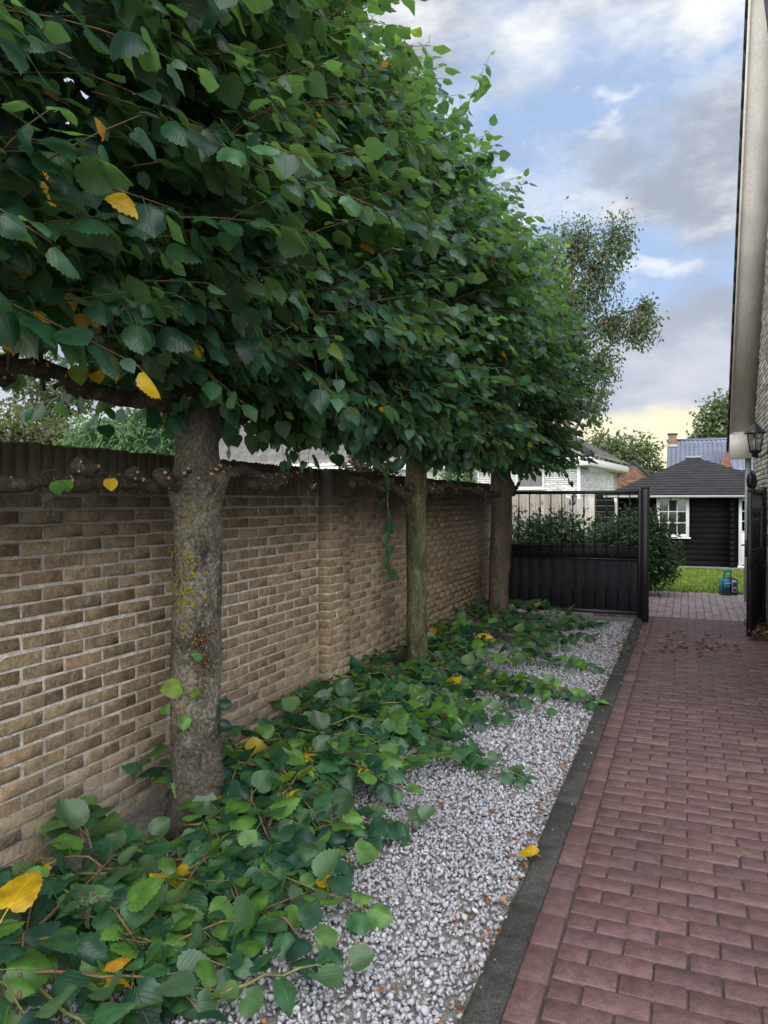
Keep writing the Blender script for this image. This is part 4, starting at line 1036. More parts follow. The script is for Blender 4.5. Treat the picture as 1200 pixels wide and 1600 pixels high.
# verge: soffit boards under the overhang, barge edge, tiles on top
ny, nz = SL / math.hypot(1, SL), 1 / math.hypot(1, SL)           # outward roof normal (y, z) on the far slope
dy, dz = -nz, ny                                                  # up the slope
def vq(d0, d1): return None
S1 = math.hypot(EY - RY, RZ - EZ)
def rp(s, o): return (EY + dy * s + ny * o, EZ + dz * s + nz * o)  # s up the slope from the eave, o off the wall top
E0 = -.42
prism_x('soffit_board', [rp(E0, .02), rp(S1, .02), rp(S1, .045), rp(E0, .045)], VX + .025, HOUSE_X + .02, 'verge_paint')
prism_x('barge_board', [rp(E0 - .005, -.005), rp(S1, -.005), rp(S1, .17), rp(E0 - .005, .17)], VX, VX + .024, 'verge_paint')
prism_x('roof_slab', [rp(E0, .05), rp(S1, .05), rp(S1, .16), rp(E0, .16)], VX + .03, 7.2, 'verge_tile')
prism_x('roof_slab', [(2 * RY - rp(E0, .05)[0], rp(E0, .05)[1]), (2 * RY - rp(S1, .05)[0] - .002, rp(S1, .05)[1]), (2 * RY - rp(S1, .16)[0] - .002, rp(S1, .16)[1]), (2 * RY - rp(E0, .16)[0], rp(E0, .16)[1])], VX + .03, 7.2, 'verge_tile')
k = 0; s = E0
while s < S1 - .3:                                                # verge tiles lapping one over the next
    lo, hi_ = rp(s - .02, .205), rp(s + .33, .175); lo2, hi2 = rp(s - .02, .085), rp(s + .33, .10)
    prism_x('verge_tile', [lo2, hi2, hi_, lo], VX - .03, VX - .004, 'verge_tile'); s += .31
# box end of the verge at the eave, gutter pipe
b0 = rp(E0, .02)
prism_x('verge_end', [(b0[0] + .012, EZ - .42), (b0[0] + .012, EZ - .02), (b0[0] - .20, EZ + .18), (b0[0] - .30, EZ - .42)], VX + .003, HOUSE_X - .004, 'verge_paint')
mb = MB(); mb.tube([hl((HOUSE_X - .06, EY + .10, 2.25)), hl((HOUSE_X - .06, EY + .10, .0))], .045, 12); mb.build('downpipe', 'zinc_pipe', house, smooth=True)

# ================================================================== LANTERNS
def lantern(name, loc, s, label, arm):
    """six-sided coach lantern on a bracket; arm = unit vector towards its wall, length"""
    t = empty(name, loc); tag(t, label, 'lantern', 'black coach lanterns')
    def ringp(r, z): return [(s * r * math.cos(a), s * r * math.sin(a), s * z) for a in [math.pi / 6 + math.pi / 3 * k for k in range(6)]]
    lo, hi_ = ringp(.085, -.16), ringp(.125, .10)
    for k in range(6):
        q = (k + 1) % 6
        g = MB(); g.add([lo[k], lo[q], hi_[q], hi_[k]], [(0, 1, 2, 3)]); g.build('pane', 'lantern_glass', t)
        MB().tube([lo[k], hi_[k]], .0075 * s, 6).build('glazing_bar', 'lantern_paint', t)
    mb = MB(); mb.lathe([(.15 * s, .10 * s), (.165 * s, .105 * s), (.15 * s, .125 * s), (.085 * s, .19 * s), (.045 * s, .235 * s), (.03 * s, .25 * s)], (0, 0, 0), 6); rf = mb.build('roof', 'lantern_paint', t)
    mb = MB(); mb.lathe([(.012 * s, .245 * s), (.022 * s, .262 * s), (.010 * s, .275 * s), (.016 * s, .29 * s), (.004 * s, .31 * s)], (0, 0, 0), 8); mb.build('finial', 'lantern_paint', rf, smooth=True)
    mb = MB(); mb.lathe([(.015 * s, -.27 * s), (.05 * s, -.245 * s), (.045 * s, -.215 * s), (.095 * s, -.165 * s), (.1 * s, -.155 * s), (.085 * s, -.15 * s)], (0, 0, 0), 6); mb.build('base', 'lantern_paint', t)
    mb = MB(); mb.lathe([(.026 * s, -.15 * s), (.026 * s, -.10 * s), (.04 * s, -.06 * s), (.042 * s, -.02 * s), (.02 * s, .04 * s)], (0, 0, 0), 10); mb.build('bulb', 'white_paint', t, smooth=True)
    av, al = Vector(arm[0]), arm[1]
    mb = MB(); mb.tube([Vector((0, 0, -.25 * s)), av * al * .45 + Vector((0, 0, -.27 * s)), av * al * .85 + Vector((0, 0, -.20 * s)), av * al + Vector((0, 0, -.17 * s))], .014 * s, 8); mb.build('bracket', 'lantern_paint', t, smooth=True)
    mb = MB(); c = av * al; e = .045 * s
    mb.box((c.x - .012, c.y - e, c.z - .27 * s), (c.x + .012, c.y + e, c.z - .02 * s), .004); mb.build('wall_plate', 'lantern_paint', t)
    return t
lp = on_x(1180, 688, .79)
lantern('wall_lantern', lp, .80, 'black glazed coach lantern mounted on the pale house wall above the gate', ((1, 0, 0), HOUSE_X - .79 - .012))

# ================================================================== BEHIND THE GATE
def fence_run(name, x0, x1, Y, ztop, label, mat, colr, bw, wob=.0):
    t = empty(name, ((x0 + x1) / 2, Y, 0)); tag(t, label, 'fence'); x = x0; cx = (x0 + x1) / 2
    while x < x1 - .02:
        k = random.uniform(.75, 1.2); h = ztop + random.uniform(-wob, wob)
        mb = MB(); mb.box((x - cx + .003, random.uniform(-.004, .004), -.05), (min(x + bw, x1) - cx - .003, .022, h), .003); mb.build('board', mat, t, col=tuple(c * k for c in colr)); x += bw
    for z in (.4, ztop - .3): MB().box((x0 - cx, .026, z), (x1 - cx, .06, z + .08)).build('rail', mat, t, col=colr)
    return t
fx0, fx1, fx2 = on_y(786, 780, 14.9).x, on_y(884, 780, 14.9).x, on_y(930, 780, 14.9).x
fence_run('board_fence', fx0, fx1, 14.9, 1.70, 'weathered grey vertical board fence behind the closed gate leaf', 'fence_wood', (.30, .27, .23), .095, .01)
fence_run('board_fence', fx1 + .01, fx2, 14.94, 1.62, 'pale wide-board fence panel carrying the small lantern behind the gate', 'fence_wood', (.36, .33, .29), .21, .004)
dx0, dx1 = on_y(931, 780, 18.9).x, on_y(960, 780, 18.9).x
t = empty('dark_screen', ((dx0 + dx1) / 2, 18.9, 0)); tag(t, 'dark stained board screen between pale fence and black cabin', 'screen')
for i in range(12):
    MB().box((-(dx1 - dx0) / 2, 0, i * .145), ((dx1 - dx0) / 2, .025, i * .145 + .14), .004).build('board', 'cabin_log', t)
l2 = on_y(897, 780, 14.55); lantern('wall_lantern', l2, .42, 'small black lantern on the pale fence behind the closed gate', ((-.35, .93, 0), .36))

# ---- black log cabin
CY = 19.2; cxl = on_y(960, 800, CY).x; cxr = 2.6; cdep = 3.6; EAVE = on_y(1060, 775, CY).z
cabin = empty('garden_cabin', ((cxl + cxr) / 2, CY, 0)); tag(cabin, 'black log cabin with white paned window and hipped shingle roof on the lawn', 'cabin')
ccx = (cxl + cxr) / 2
def cl(x, y, z): return (x - ccx, y - CY, z)
w0, w1 = on_y(1026, 800, CY).x, on_y(1077, 800, CY).x; wz1, wz0 = on_y(1050, 777, CY).z, on_y(1050, 839, CY).z
d0, d1 = on_y(1154, 800, CY).x, on_y(1154, 800, CY).x + .80
nlog = 13; lh = EAVE / nlog
for i in range(nlog):
    z = i * lh; zc = z + lh / 2
    segs = []; xs = cxl
    cuts = ([(w0 + .03, w1 - .03)] if wz0 + .02 < zc < wz1 - .02 else []) + ([(d0 + .03, d1 - .03)] if zc > .05 else [])
    for a, b in cuts: segs.append((xs, a)); xs = b
    segs.append((xs, cxr))
    for a, b in segs:                                             # rounded log profile run along x
        prof = [(-.0, z + .0012), (-.007, z + lh * .05), (-.009, z + lh * .5), (-.007, z + lh * .95), (-.0, z + lh - .0012), (.06, z + lh - .0012), (.06, z + .0012)]
        V = [cl(a, CY + q, zz) for q, zz in prof] + [cl(b, CY + q, zz) for q, zz in prof]; m = len(prof)
        F = [tuple(range(m)), tuple(range(m, 2 * m))[::-1]] + [(j, m + j, m + (j + 1) % m, (j + 1) % m) for j in range(m)]
        link('log', np_mesh('log', V, F, 'cabin_log', smooth=False), cabin)
    for xx in (cxl + .02, on_y(1140, 800, CY).x, cxr - .12):        # crossing log ends
        mb = MB(); mb.box(cl(xx, CY - .17, z + .006 + (i % 2) * .004), cl(xx + .10, CY + .0, z + lh - .008), .018); mb.build('log_end', 'cabin_log', cabin)
MB().box(cl(cxl + .003, CY + .065, -.05), cl(cxl + .07, CY + cdep, EAVE)).build('side_wall', 'cabin_log', cabin)
MB().box(cl(cxr - .07, CY + .065, -.05), cl(cxr - .003, CY + cdep, EAVE)).build('side_wall', 'cabin_log', cabin)
MB().box(cl(cxl + .08, CY + cdep - .07, -.05), cl(cxr - .08, CY + cdep, EAVE)).build('back_wall', 'cabin_log', cabin)
def window(parent, x0, x1, z0, z1, Y, f, nx, nz_, glass='window_glass', depth=.05, toL=None):
    w = empty('window', toL((x0 + x1) / 2, Y, z0)); w.parent = parent; cx = (x0 + x1) / 2
    for nm, a, b in (('frame', (x0 - cx, -depth, 0), (x0 - cx + f, .02, z1 - z0)), ('frame', (x1 - cx - f, -depth, 0), (x1 - cx, .02, z1 - z0)), ('frame', (x0 - cx + f, -depth + .002, z1 - z0 - f), (x1 - cx - f, .02, z1 - z0)), ('frame', (x0 - cx + f, -depth + .002, 0), (x1 - cx - f, .02, f))):
        MB().box(a, b, .006).build(nm, 'white_paint', w)
    MB().box((x0 - cx - .04, -depth - .05, -.035), (x1 - cx + .04, .0, -.002), .006).build('sill', 'white_paint', w)
    gw, gh = (x1 - x0 - 2 * f) / nx, (z1 - z0 - 2 * f) / nz_
    for i in range(1, nx): MB().box((x0 - cx + f + gw * i - .012, -depth + .012, f), (x0 - cx + f + gw * i + .012, .01, z1 - z0 - f)).build('glazing_bar', 'white_paint', w)
    for j in range(1, nz_): MB().box((x0 - cx + f, -depth + .014, f + gh * j - .012), (x1 - cx - f, .008, f + gh * j + .012)).build('glazing_bar', 'white_paint', w)
    for i in range(nx):
        for j in range(nz_):
            t_ = random.uniform(-.006, .006); x = x0 - cx + f + gw * i; z = f + gh * j
            MB().add([(x, -.005 + t_, z), (x + gw, -.005 - t_, z), (x + gw, -.005 - t_, z + gh), (x, -.005 + t_, z + gh)], [(0, 1, 2, 3)]).build('pane', glass, w)
    return w
window(cabin, w0, w1, wz0, wz1, CY - .02, .075, 3, 3, toL=cl)
# blue box standing inside, seen behind the lower panes
tb = MB(); bx = on_y(1050, 828, CY + .02)
tag(tb.box((bx.x - .10, CY - .0225, wz0 + .085), (bx.x + .10, CY - .021, wz0 + .30)).build('storage_box', 'radio_teal'), 'teal box showing in the lower panes of the cabin window', 'box')
# door
dr = empty('door', cl((d0 + d1) / 2, CY - .03, .05)); dr.parent = cabin; hw = (d1 - d0) / 2; dh = EAVE - .1
for a, b in (((-hw, -.03, 0), (-hw + .07, .03, dh)), ((hw - .07, -.03, 0), (hw, .03, dh)), ((-hw + .07, -.028, dh - .07), (hw - .07, .03, dh))): MB().box(a, b, .005).build('frame', 'white_paint', dr)
MB().box((-hw + .07, -.015, .02), (hw - .07, .02, .78), .005).build('lower_panel', 'white_paint', dr)
for j in range(3):
    z0 = .80 + j * (dh - .87) / 3; MB().box((-hw + .12, -.006, z0 + .02), (hw - .12, .01, z0 + (dh - .87) / 3 - .005)).build('pane', 'window_glass', dr); MB().box((-hw + .07, -.014, z0 - .01), (hw - .07, .012, z0 + .015)).build('glazing_bar', 'white_paint', dr)
MB().box((-hw - .02, -.12, -.05), (hw + .02, .05, -.005), .005).build('threshold', 'white_paint', dr)
# roof: hipped, laid in shingle courses
ov = .30; ex0, ex1, ey0, ey1 = on_y(944, 772, CY - ov).x, 2.6 + (cxl - on_y(944, 772, CY - ov).x), CY - ov, CY + cdep + ov
ap = on_y(1083, 716, CY + 1.9); ridge0, ridge1 = Vector((ap.x - .06, CY + 1.75, ap.z)), Vector((ap.x + .06, CY + 2.0, ap.z)); ez = EAVE + .02
roof = empty('roof', cl(ccx, CY, 0)); roof.parent = cabin
cor = [Vector((ex0, ey0, ez)), Vector((ex1, ey0, ez)), Vector((ex1, ey1, ez)), Vector((ex0, ey1, ez))]; tops = [Vector((ap.x - .05, CY + 1.7, ap.z)), Vector((ap.x + .05, CY + 1.7, ap.z)), Vector((ap.x + .05, CY + 2.0, ap.z)), Vector((ap.x - .05, CY + 2.0, ap.z))]
NC = 15
for f_ in range(4):
    a, b, ta, tb_ = cor[f_], cor[(f_ + 1) % 4], tops[f_], tops[(f_ + 1) % 4]
    nrm = (b - a).cross(ta - a).normalized()
    for i in range(NC):
        s0, s1 = i / NC, min(1, (i + 1.08) / NC); o0, o1 = nrm * .022, nrm * .004
        q = [a.lerp(ta, s0) + o0, b.lerp(tb_, s0) + o0, b.lerp(tb_, s1) + o1, a.lerp(ta, s1) + o1]; q2 = [a.lerp(ta, s0) - nrm * .004, b.lerp(tb_, s0) - nrm * .004]
        V = [tuple(v - Vector((ccx, CY, 0))) for v in q + q2]; link('shingle_course', np_mesh('shingle_course', V, [(0, 1, 2, 3), (4, 5, 1, 0)], 'cabin_shingle'), roof)
MB().box(tuple(tops[0] - Vector((ccx + .14, CY + .05, .005))), tuple(tops[2] - Vector((ccx - .14, CY - .05, -.035))), .01).build('lead_cap', 'pale_gutter', roof)
MB().box(cl(ex0 + .02, ey0 + .03, ez - .055), cl(ex1 - .02, ey1 - .03, ez - .006)).build('eave_soffit', 'cabin_log', roof)
mb = MB(); mb.box(cl(ex0 - .02, ey0 - .09, ez - .065), cl(ex1 + .02, ey0 - .005, ez - .008), .018); mb.build('gutter', 'pale_gutter', cabin)
px_ = on_y(963, 800, CY - .12).x; mb = MB(); mb.tube([cl(px_, ey0 - .05, ez - .06), cl(px_, CY - .22, ez - .22), cl(px_, CY - .22, 0)], .042, 10); mb.build('downpipe', 'white_paint', cabin, smooth=True)
sheet('cabin_gravel_strip', -2.5, 3.2, CY - .55, CY + .1, .0, 'house_mortar')

# ---- work-site radio on the paving
rp_ = on_z(1137, 930, 0); radio = empty('site_radio', (rp_.x, rp_.y + .1, 0.004), R(18)); tag(radio, 'teal and black work-site radio with tall handle at the edge of the lawn', 'radio')
# left face (-x-ish side) is teal with a speaker, right face carries the panel
RW = .105
MB().box((-RW, -RW, .03), (RW * .15, RW, .255), .02).build('body', 'radio_teal', radio)
MB().box((RW * .16, -RW - .006, .025), (RW + .02, RW + .006, .275), .018).build('panel_housing', 'radio_dark', radio)
MB().box((-RW - .012, -RW - .012, 0), (RW + .025, RW + .012, .035), .012).build('base', 'radio_dark', radio)
for x in (-RW, RW): MB().tube([(x * .98 - .005 if x < 0 else x + .012, -RW * .98, .035), (x * .98 - .005 if x < 0 else x + .012, -RW * .98, .25)], .010, 6).build('guard_bar', 'radio_dark', radio)
mb = MB()
for x in (-.052, .052): mb.box((x - .014, -.02, .24), (x + .014, .02, .395), .006)
mb.box((-.066, -.021, .375), (.066, .021, .41), .008); mb.build('handle', 'radio_teal', radio)
sp_ = MB().lathe([(.046, 0), (.046, -.010), (.036, -.010), (.030, -.004), (.01, -.006)], (-.045, -RW, .085), 18, 'y').build('speaker', 'radio_dark', radio, smooth=False)
MB().box((.03, -RW - .014, .045), (.105, -RW - .004, .245), .006).build('control_panel', 'radio_silver', radio)
MB().box((.035, -RW - .018, .135), (.10, -RW - .013, .215), .002).build('display', 'radio_screen', radio)
MB().lathe([(.024, -.014), (.024, -.028), (.019, -.032), (.002, -.032)], (.067, -RW, .085), 14, 'y').build('dial', 'radio_dark', radio)
cu = bpy.data.curves.new('lettering', 'FONT'); cu.body = 'makita'; cu.size = .042; cu.extrude = .0008; cu.align_x = 'CENTER'
tob = bpy.data.objects.new('lettering_source', cu); col_.objects.link(tob); bpy.context.view_layer.update()
tme = bpy.data.meshes.new_from_object(tob.evaluated_get(bpy.context.evaluated_depsgraph_get())); bpy.data.objects.remove(tob)
tme.materials.clear(); tme.materials.append(MATS['white_paint']); link('lettering', tme, radio, (-.042, -RW - .0015, .185), (R(90), 0, 0))

# ================================================================== NEIGHBOURING BUILDINGS
def pantile_mesh(name, a, b, ta, tb_, nx, nr, mat, amp=.035, step=.03, colr=None, seg=6):
    """tiled slope between eave a-b and top ta-tb_: wavy across, stepped up the slope"""
    a, b, ta, tb_ = map(Vector, (a, b, ta, tb_)); nrm = (b - a).cross(ta - a).normalized(); V, F, C = [], [], []; m = nx * seg
    for r_ in range(nr):
        for e in (0, 1):
            s = (r_ + (0 if e == 0 else 1.0)) / nr; l, q = a.lerp(ta, s), b.lerp(tb_, s)
            for i in range(m + 1):
                u = i / m; w = l.lerp(q, u); span = (q - l).length / max((b - a).length, 1e-6)
                ph = 2 * math.pi * (w - a).dot((b - a).normalized()) / ((b - a).length / nx)
                V.append(tuple(w + nrm * (amp * (.5 + .5 * math.sin(ph)) ** .8 + (step if e == 0 else 0))))
                if colr is not None: C.append(np.array(colr) * (1 + .35 * mnoise.noise(Vector((int(ph / 6.283) * 3.7, r_ * 2.9, 0)))))
        k = r_ * 2 * (m + 1)
        for i in range(m): F.append((k + i, k + i + 1, k + m + 2 + i, k + m + 1 + i))
        if r_ < nr - 1:
            k2 = k + m + 1
            for i in range(m): F.append((k2 + i, k2 + i + 1, k2 + m + 2 + i, k2 + m + 1 + i))
    return np_mesh(name, V, F, mat, col=np.array(C) if C else None, smooth=False)
# white painted brick annex with grey pantile roof, turned a little
WA = at_t(908, 740, 22); WA.z = 0; ang = R(-6); WH = empty('white_annex', WA, ang); tag(WH, 'white painted brick building with grey pantile roof beyond the garden wall', 'building')
WL, WD, WE = 17.0, 5.6, 2.62
MB().box((-WL, .03, -.1), (-.03, WD, WE)).build('wall_core', 'white_brick', WH, col=(.50, .50, .50))
P, A, C_, Vv = [], [], [], []
for r_ in range(16):
    z = 1.5 + r_ * CRS
    for j in range(72):
        P.append((-WL + .4 + j * BRL + (BRL / 2 if r_ % 2 else 0), .0, z)); A.append(AS); Vv.append(random.randrange(7)); k = random.uniform(.92, 1.05); C_.append((.70 * k, .70 * k, .69 * k))
    for j in range(21):
        P.append((.0, .12 + j * BRL + (BRL / 2 if r_ % 2 else 0), z)); A.append(AX); Vv.append(random.randrange(7)); k = random.uniform(.92, 1.05); C_.append((.70 * k, .70 * k, .69 * k))
P = np.array(P); ok = P[:, 0] < -.11; ok |= P[:, 1] > .05
s = link('brickwork', bake('brickwork', BT, (np.array(Vv)[ok], np.array(A)[ok], P[ok]), 'white_brick', np.array(C_)[ok]), WH); s['kind'] = 'stuff'
MB().box((-WL - .3, -.32, WE - .0), (.34, WD + .3, WE + .22), .01).build('fascia', 'white_paint', WH)
MB().box((-WL - .33, -.37, WE + .19), (.39, -.0, WE + .24), .01).build('gutter_lip', 'white_paint', WH)
mb = MB(); mb.tube([(-.05, -.10, WE + .05), (-.05, -.08, 0)], .055, 10); mb.build('downpipe', 'white_paint', WH, smooth=True)
ez_ = WE + .24; rh = 2.2
ri0, ri1 = (-WL + 2.5, WD / 2, ez_ + rh), (-3.3, WD / 2, ez_ + rh)
for nm, a, b, ta, tb_, nx in (('roof', (-WL - .3, -.34, ez_), (.36, -.34, ez_), ri0, ri1, 68), ('roof', (.36, -.34, ez_), (.36, WD + .3, ez_), ri1, ri1, 20)):
    s = link(nm, pantile_mesh(nm, a, b, ta, tb_, nx, 11, 'pantile', .05, .035, (.14, .133, .125)), WH); s['kind'] = 'stuff'
for k in range(9):                                                # hip tiles
    a = Vector((.36, -.34, ez_)).lerp(Vector(ri1), k / 9); b = Vector((.36, -.34, ez_)).lerp(Vector(ri1), (k + 1.1) / 9)
    MB().tube([a + Vector((0, 0, .045)), b + Vector((0, 0, .03))], [.13, .105], 8).build('hip_tile', 'cabin_shingle', WH, smooth=True)
def wl_px(px): p = at_t(px, 760, 22.6) - WA; return (Matrix.Rotation(-ang, 3, 'Z') @ p).x
window(WH, wl_px(800), wl_px(852), 1.95, 2.55, -.01, .06, 1, 1, 'dim_window_glass', .04, toL=lambda x, y, z: (x, y, z))
window(WH, wl_px(700), wl_px(730), 1.95, 2.55, -.01, .06, 1, 1, 'dim_window_glass', .04, toL=lambda x, y, z: (x, y, z))

# red brick gable
GA = at_t(989, 722, 30); gz = GA.z; GB = empty('brick_gable_house', (GA.x, GA.y, 0)); tag(GB, 'small house with red brick gable behind the black cabin', 'house')
sl = .92; hw = 1.9
V = [(-hw, 0, -.1), (hw, 0, -.1), (hw, 0, gz - hw * sl), (0, 0, gz), (-hw, 0, gz - hw * sl)]; V2 = [(x, 5.0, z) for x, y, z in V]
link('gable_wall', np_mesh('gable_wall', V + V2, [(0, 1, 2, 3, 4), (9, 8, 7, 6, 5), (0, 5, 6, 1), (1, 6, 7, 2), (4, 9, 5, 0)], 'house_mortar'), GB)
P, A, C_, Vv = [], [], [], []
for r_ in range(34):
    z = gz - 2.4 + r_ * CRS
    for j in range(-9, 9):
        x = j * BRL + (BRL / 2 if r_ % 2 else 0)
        if abs(x) + .1 < (gz - z) / sl - .03 and abs(x) < hw - .1: P.append((x, -.006, z)); A.append(AS); Vv.append(random.randrange(7)); k = random.uniform(.75, 1.2); C_.append((.24 * k, .105 * k, .075 * k))
s = link('brickwork', bake('brickwork', BT, (np.array(Vv), np.array(A), np.array(P)), 'red_brick', np.array(C_)), GB); s['kind'] = 'stuff'
for sx in (-1, 1):
    V = [(0, -.12, gz + .10), (sx * (hw + .3), -.12, gz + .10 - (hw + .3) * sl), (sx * (hw + .3), 5.1, gz + .10 - (hw + .3) * sl), (0, 5.1, gz + .10)]; V2 = [(x, y, z - .13) for x, y, z in V]
    link('roof_slope', np_mesh('roof_slope', V + V2, [(0, 1, 2, 3), (7, 6, 5, 4), (0, 4, 5, 1), (1, 5, 6, 2), (3, 2, 6, 7)], 'verge_tile'), GB)

# house with blue glazed tiles
HB = at_t(1043, 690, 45); hz = HB.z; BH = empty('blue_roofed_house', (HB.x, HB.y, 0)); tag(BH, 'house with blue-grey glazed tile roof and tan chimney behind the cabin', 'house')
MB().box((.15, -2.9, -.1), (10, 3.5, hz - 3.0)).build('wall', 'red_brick', BH, col=(.28, .12, .08))
V = [(.15, -2.9, hz - 3.0), (.15, 3.5, hz - 3.0), (.15, 0, hz - .12)]; V2 = [(x + .2, y, z) for x, y, z in V]; link('gable', np_mesh('gable', V + V2, [(0, 1, 2), (5, 4, 3), (0, 3, 4, 1), (1, 4, 5, 2), (2, 5, 3, 0)], 'red_brick', col=(.28, .12, .08)), BH)
s = link('roof', pantile_mesh('roof', (0, -3.2, hz - 3.1), (10, -3.2, hz - 3.1), (0, 0, hz), (10, 0, hz), 40, 14, 'blue_tile', .06, .045), BH); s['kind'] = 'stuff'
s = link('rear_roof', pantile_mesh('rear_roof', (10, 3.6, hz - 3.1), (0, 3.6, hz - 3.1), (10, 0, hz), (0, 0, hz), 20, 6, 'blue_tile', .06, .045, seg=3), BH)
mb = MB(); mb.tube([(-.05, 0, hz + .04), (10, 0, hz + .04)], .10, 8); mb.build('ridge_tiles', 'blue_tile', BH, smooth=True)
ch = MB().box((.05, -.45, hz - .6), (.52, .05, hz + .40), .01).build('chimney', 'chimney_brick', BH); MB().box((.0, -.5, hz + .38), (.57, .1, hz + .46), .01).build('chimney_cap', 'kerb_concrete', ch); MB().box((.0, -.52, hz - .42), (.60, -.46, hz - .22)).build('lead_flashing', 'pale_gutter', ch)
# projecting cross gable
cgx = on_y(1136, 700, HB.y - 3.4).x - HB.x; cz = on_y(1136, 698, HB.y - 3.4).z
V = [(cgx - .9, -3.4, cz - 2.4), (cgx + 3.6, -3.4, cz - 2.4), (cgx + 3.6, -3.4, cz), (cgx, -3.4, cz)]
link('cross_gable', np_mesh('cross_gable', [(cgx - .42, -3.42, cz - 1.3), (cgx + .25, -3.42, cz - 1.3), (cgx + .05, -3.42, cz - .05), (cgx - .42, -2.6, cz - 1.3), (cgx + .05, -2.6, cz - .05)], [(0, 1, 2), (0, 2, 4, 3)], 'red_brick', col=(.27, .12, .085)), BH)
s = link('cross_roof', pantile_mesh('cross_roof', (cgx + .25, -4.2, cz - 1.4), (cgx + 6, -4.2, cz - 1.4), (cgx, -2.6, cz), (cgx + 6, -2.6, cz), 22, 7, 'blue_tile', .06, .045), BH); s['kind'] = 'stuff'

# ================================================================== TREES AND SHRUBS BEYOND
def small_leaf(elong, curl=.2):
    w = .5 / elong; return (np.array([(0, 0, 0), (w, .45, -curl * .3), (0, 1, -curl), (-w, .45, -curl * .3), (0, .5, curl * .25)]), [(0, 1, 4), (1, 2, 4), (2, 3, 4), (3, 0, 4)], np.array([(0, 0, 0)] * 5))
def leafy(name, base, clumps, nleaf, size, cols, label, cat, trunk=None, elong=1.4, group=None, droop=.3, mat='far_leaf', limbs=True, hollow=.35, tr=.12):
    """clumps: (centre, (rx, ry, rz)) in world space"""
    base = Vector(base); t = empty(name, base); tag(t, label, cat, group); r = random.Random(len(label) * 7 + int(abs(base.x) * 10))
    if trunk:
        z1, r0 = trunk; pts = [Vector((0.15 * mnoise.noise(Vector((k, base.x, 0))), .15 * mnoise.noise(Vector((k, base.y, 3))), -.1 + (z1 + .1) * k / 6)) for k in range(7)]
        link('trunk', np_mesh('trunk', *tube_vf(pts, [r0 * (1 - .11 * k) for k in range(7)], 9, True, .1, 3, 1), 'limb_bark', smooth=True), t)
        for c, rad in clumps:
            c = Vector(c) - base; h0 = max(.3 * z1, min(z1 * .95, c.z - abs(c.x) * .6 - rad[2] * .4)); a = pts[min(6, int(h0 / z1 * 6))]
            mid = a.lerp(c, .5) + Vector((0, 0, .12 * (c - a).length)); link('limb', np_mesh('limb', *tube_vf([a, a.lerp(mid, .5), mid, mid.lerp(c, .6), c], [r0 * .42, r0 * .36, r0 * .28, r0 * .18, r0 * .1], 6), 'limb_bark', smooth=True), t)
            tw = []
            for k in range(16):
                d = Vector((r.gauss(0, 1), r.gauss(0, 1), r.gauss(.1, .8))).normalized(); q = c + Vector((d.x * rad[0], d.y * rad[1], d.z * rad[2])) * .85; s0 = mid.lerp(c, r.uniform(.3, 1)); tw.append([s0.lerp(q, j / 4) + Vector((0, 0, .06 * math.sin(j / 4 * 3.14))) for j in range(5)])
            s = link('twigs', twig_mesh('twigs', tw, r0 * tr, r0 * .02, 'limb_bark'), t); s['kind'] = 'stuff'
    vol = np.array([c[1][0] * c[1][1] * c[1][2] for c in clumps]) ** .67; ks = rng.choice(len(clumps), nleaf, p=vol / vol.sum())
    C = np.array([tuple(c[0]) for c in clumps])[ks]; Rd = np.array([c[1] for c in clumps])[ks]
    d = rng.normal(size=(nleaf, 3)); d /= np.linalg.norm(d, axis=1, keepdims=True); rr = (hollow + (1 - hollow) * rng.random(nleaf)) ** .7 * (1 + .12 * rng.normal(size=nleaf))
    # gather leaves into sprays so gaps open up between them
    ns = max(20, nleaf // 14); sp_c = rng.normal(size=(ns, 3)); sp_c /= np.linalg.norm(sp_c, axis=1, keepdims=True); j = rng.integers(0, ns, nleaf); sr = rng.random(ns)
    d = sp_c[j] + rng.normal(0, .17, (nleaf, 3)); rr = (hollow + (1 - hollow) * sr[j]) ** .75 + rng.normal(0, .07, nleaf)
    P = C + d * rr[:, None] * Rd - np.array(base)
    Yv = d * .6 + rng.normal(0, .6, (nleaf, 3)); Yv[:, 2] -= droop; Nn = d * .5 + rng.normal(0, .5, (nleaf, 3)); Nn[:, 2] += .7
    sz = rng.uniform(.7, 1.3, nleaf) * size; A = frames(Yv, Nn) * sz[:, None, None]
    cc_ = np.array(cols)[(rng.random(ns) * len(cols)).astype(int)[j]] * rng.uniform(.7, 1.35, (nleaf, 1))
    s = link('crown', bake('crown', [small_leaf(elong), small_leaf(elong * 1.2, .35)], (rng.integers(0, 2, nleaf), A, P), mat, cc_), t); s['kind'] = 'stuff'
    return t
def cp(px, py, t, rx, ry): k = t / F_PX; return (at_t(px, py, t), (rx * k, rx * k * .9, ry * k))
def ground_at(px, t): p = at_t(px, 790, t); return (p.x, p.y, 0)
G1, G2, G3 = (.05, .075, .03), (.065, .09, .035), (.04, .06, .028)
tb_ = 34
leafy('birch_tree', ground_at(885, tb_), [cp(965, 375, tb_, 34, 48), cp(935, 430, tb_, 42, 55), cp(905, 380, tb_, 35, 45), cp(1000, 508, tb_, 34, 36), cp(955, 505, tb_, 36, 34), cp(940, 570, tb_, 34, 42), cp(900, 480, tb_, 45, 60), cp(930, 630, tb_, 26, 36), cp(860, 420, tb_, 45, 70), cp(880, 560, tb_, 50, 70), cp(1010, 478, tb_, 18, 20)],
      12500, .17, [(.045, .08, .045), (.042, .074, .042), (.05, .085, .05), (.045, .08, .045), (.06, .08, .045), (.15, .11, .03)], 'tall loose birch with autumn tinged drooping twigs behind the linden row', 'tree', trunk=(12.5, .22), droop=.8, hollow=.1, tr=.035)
to = 62
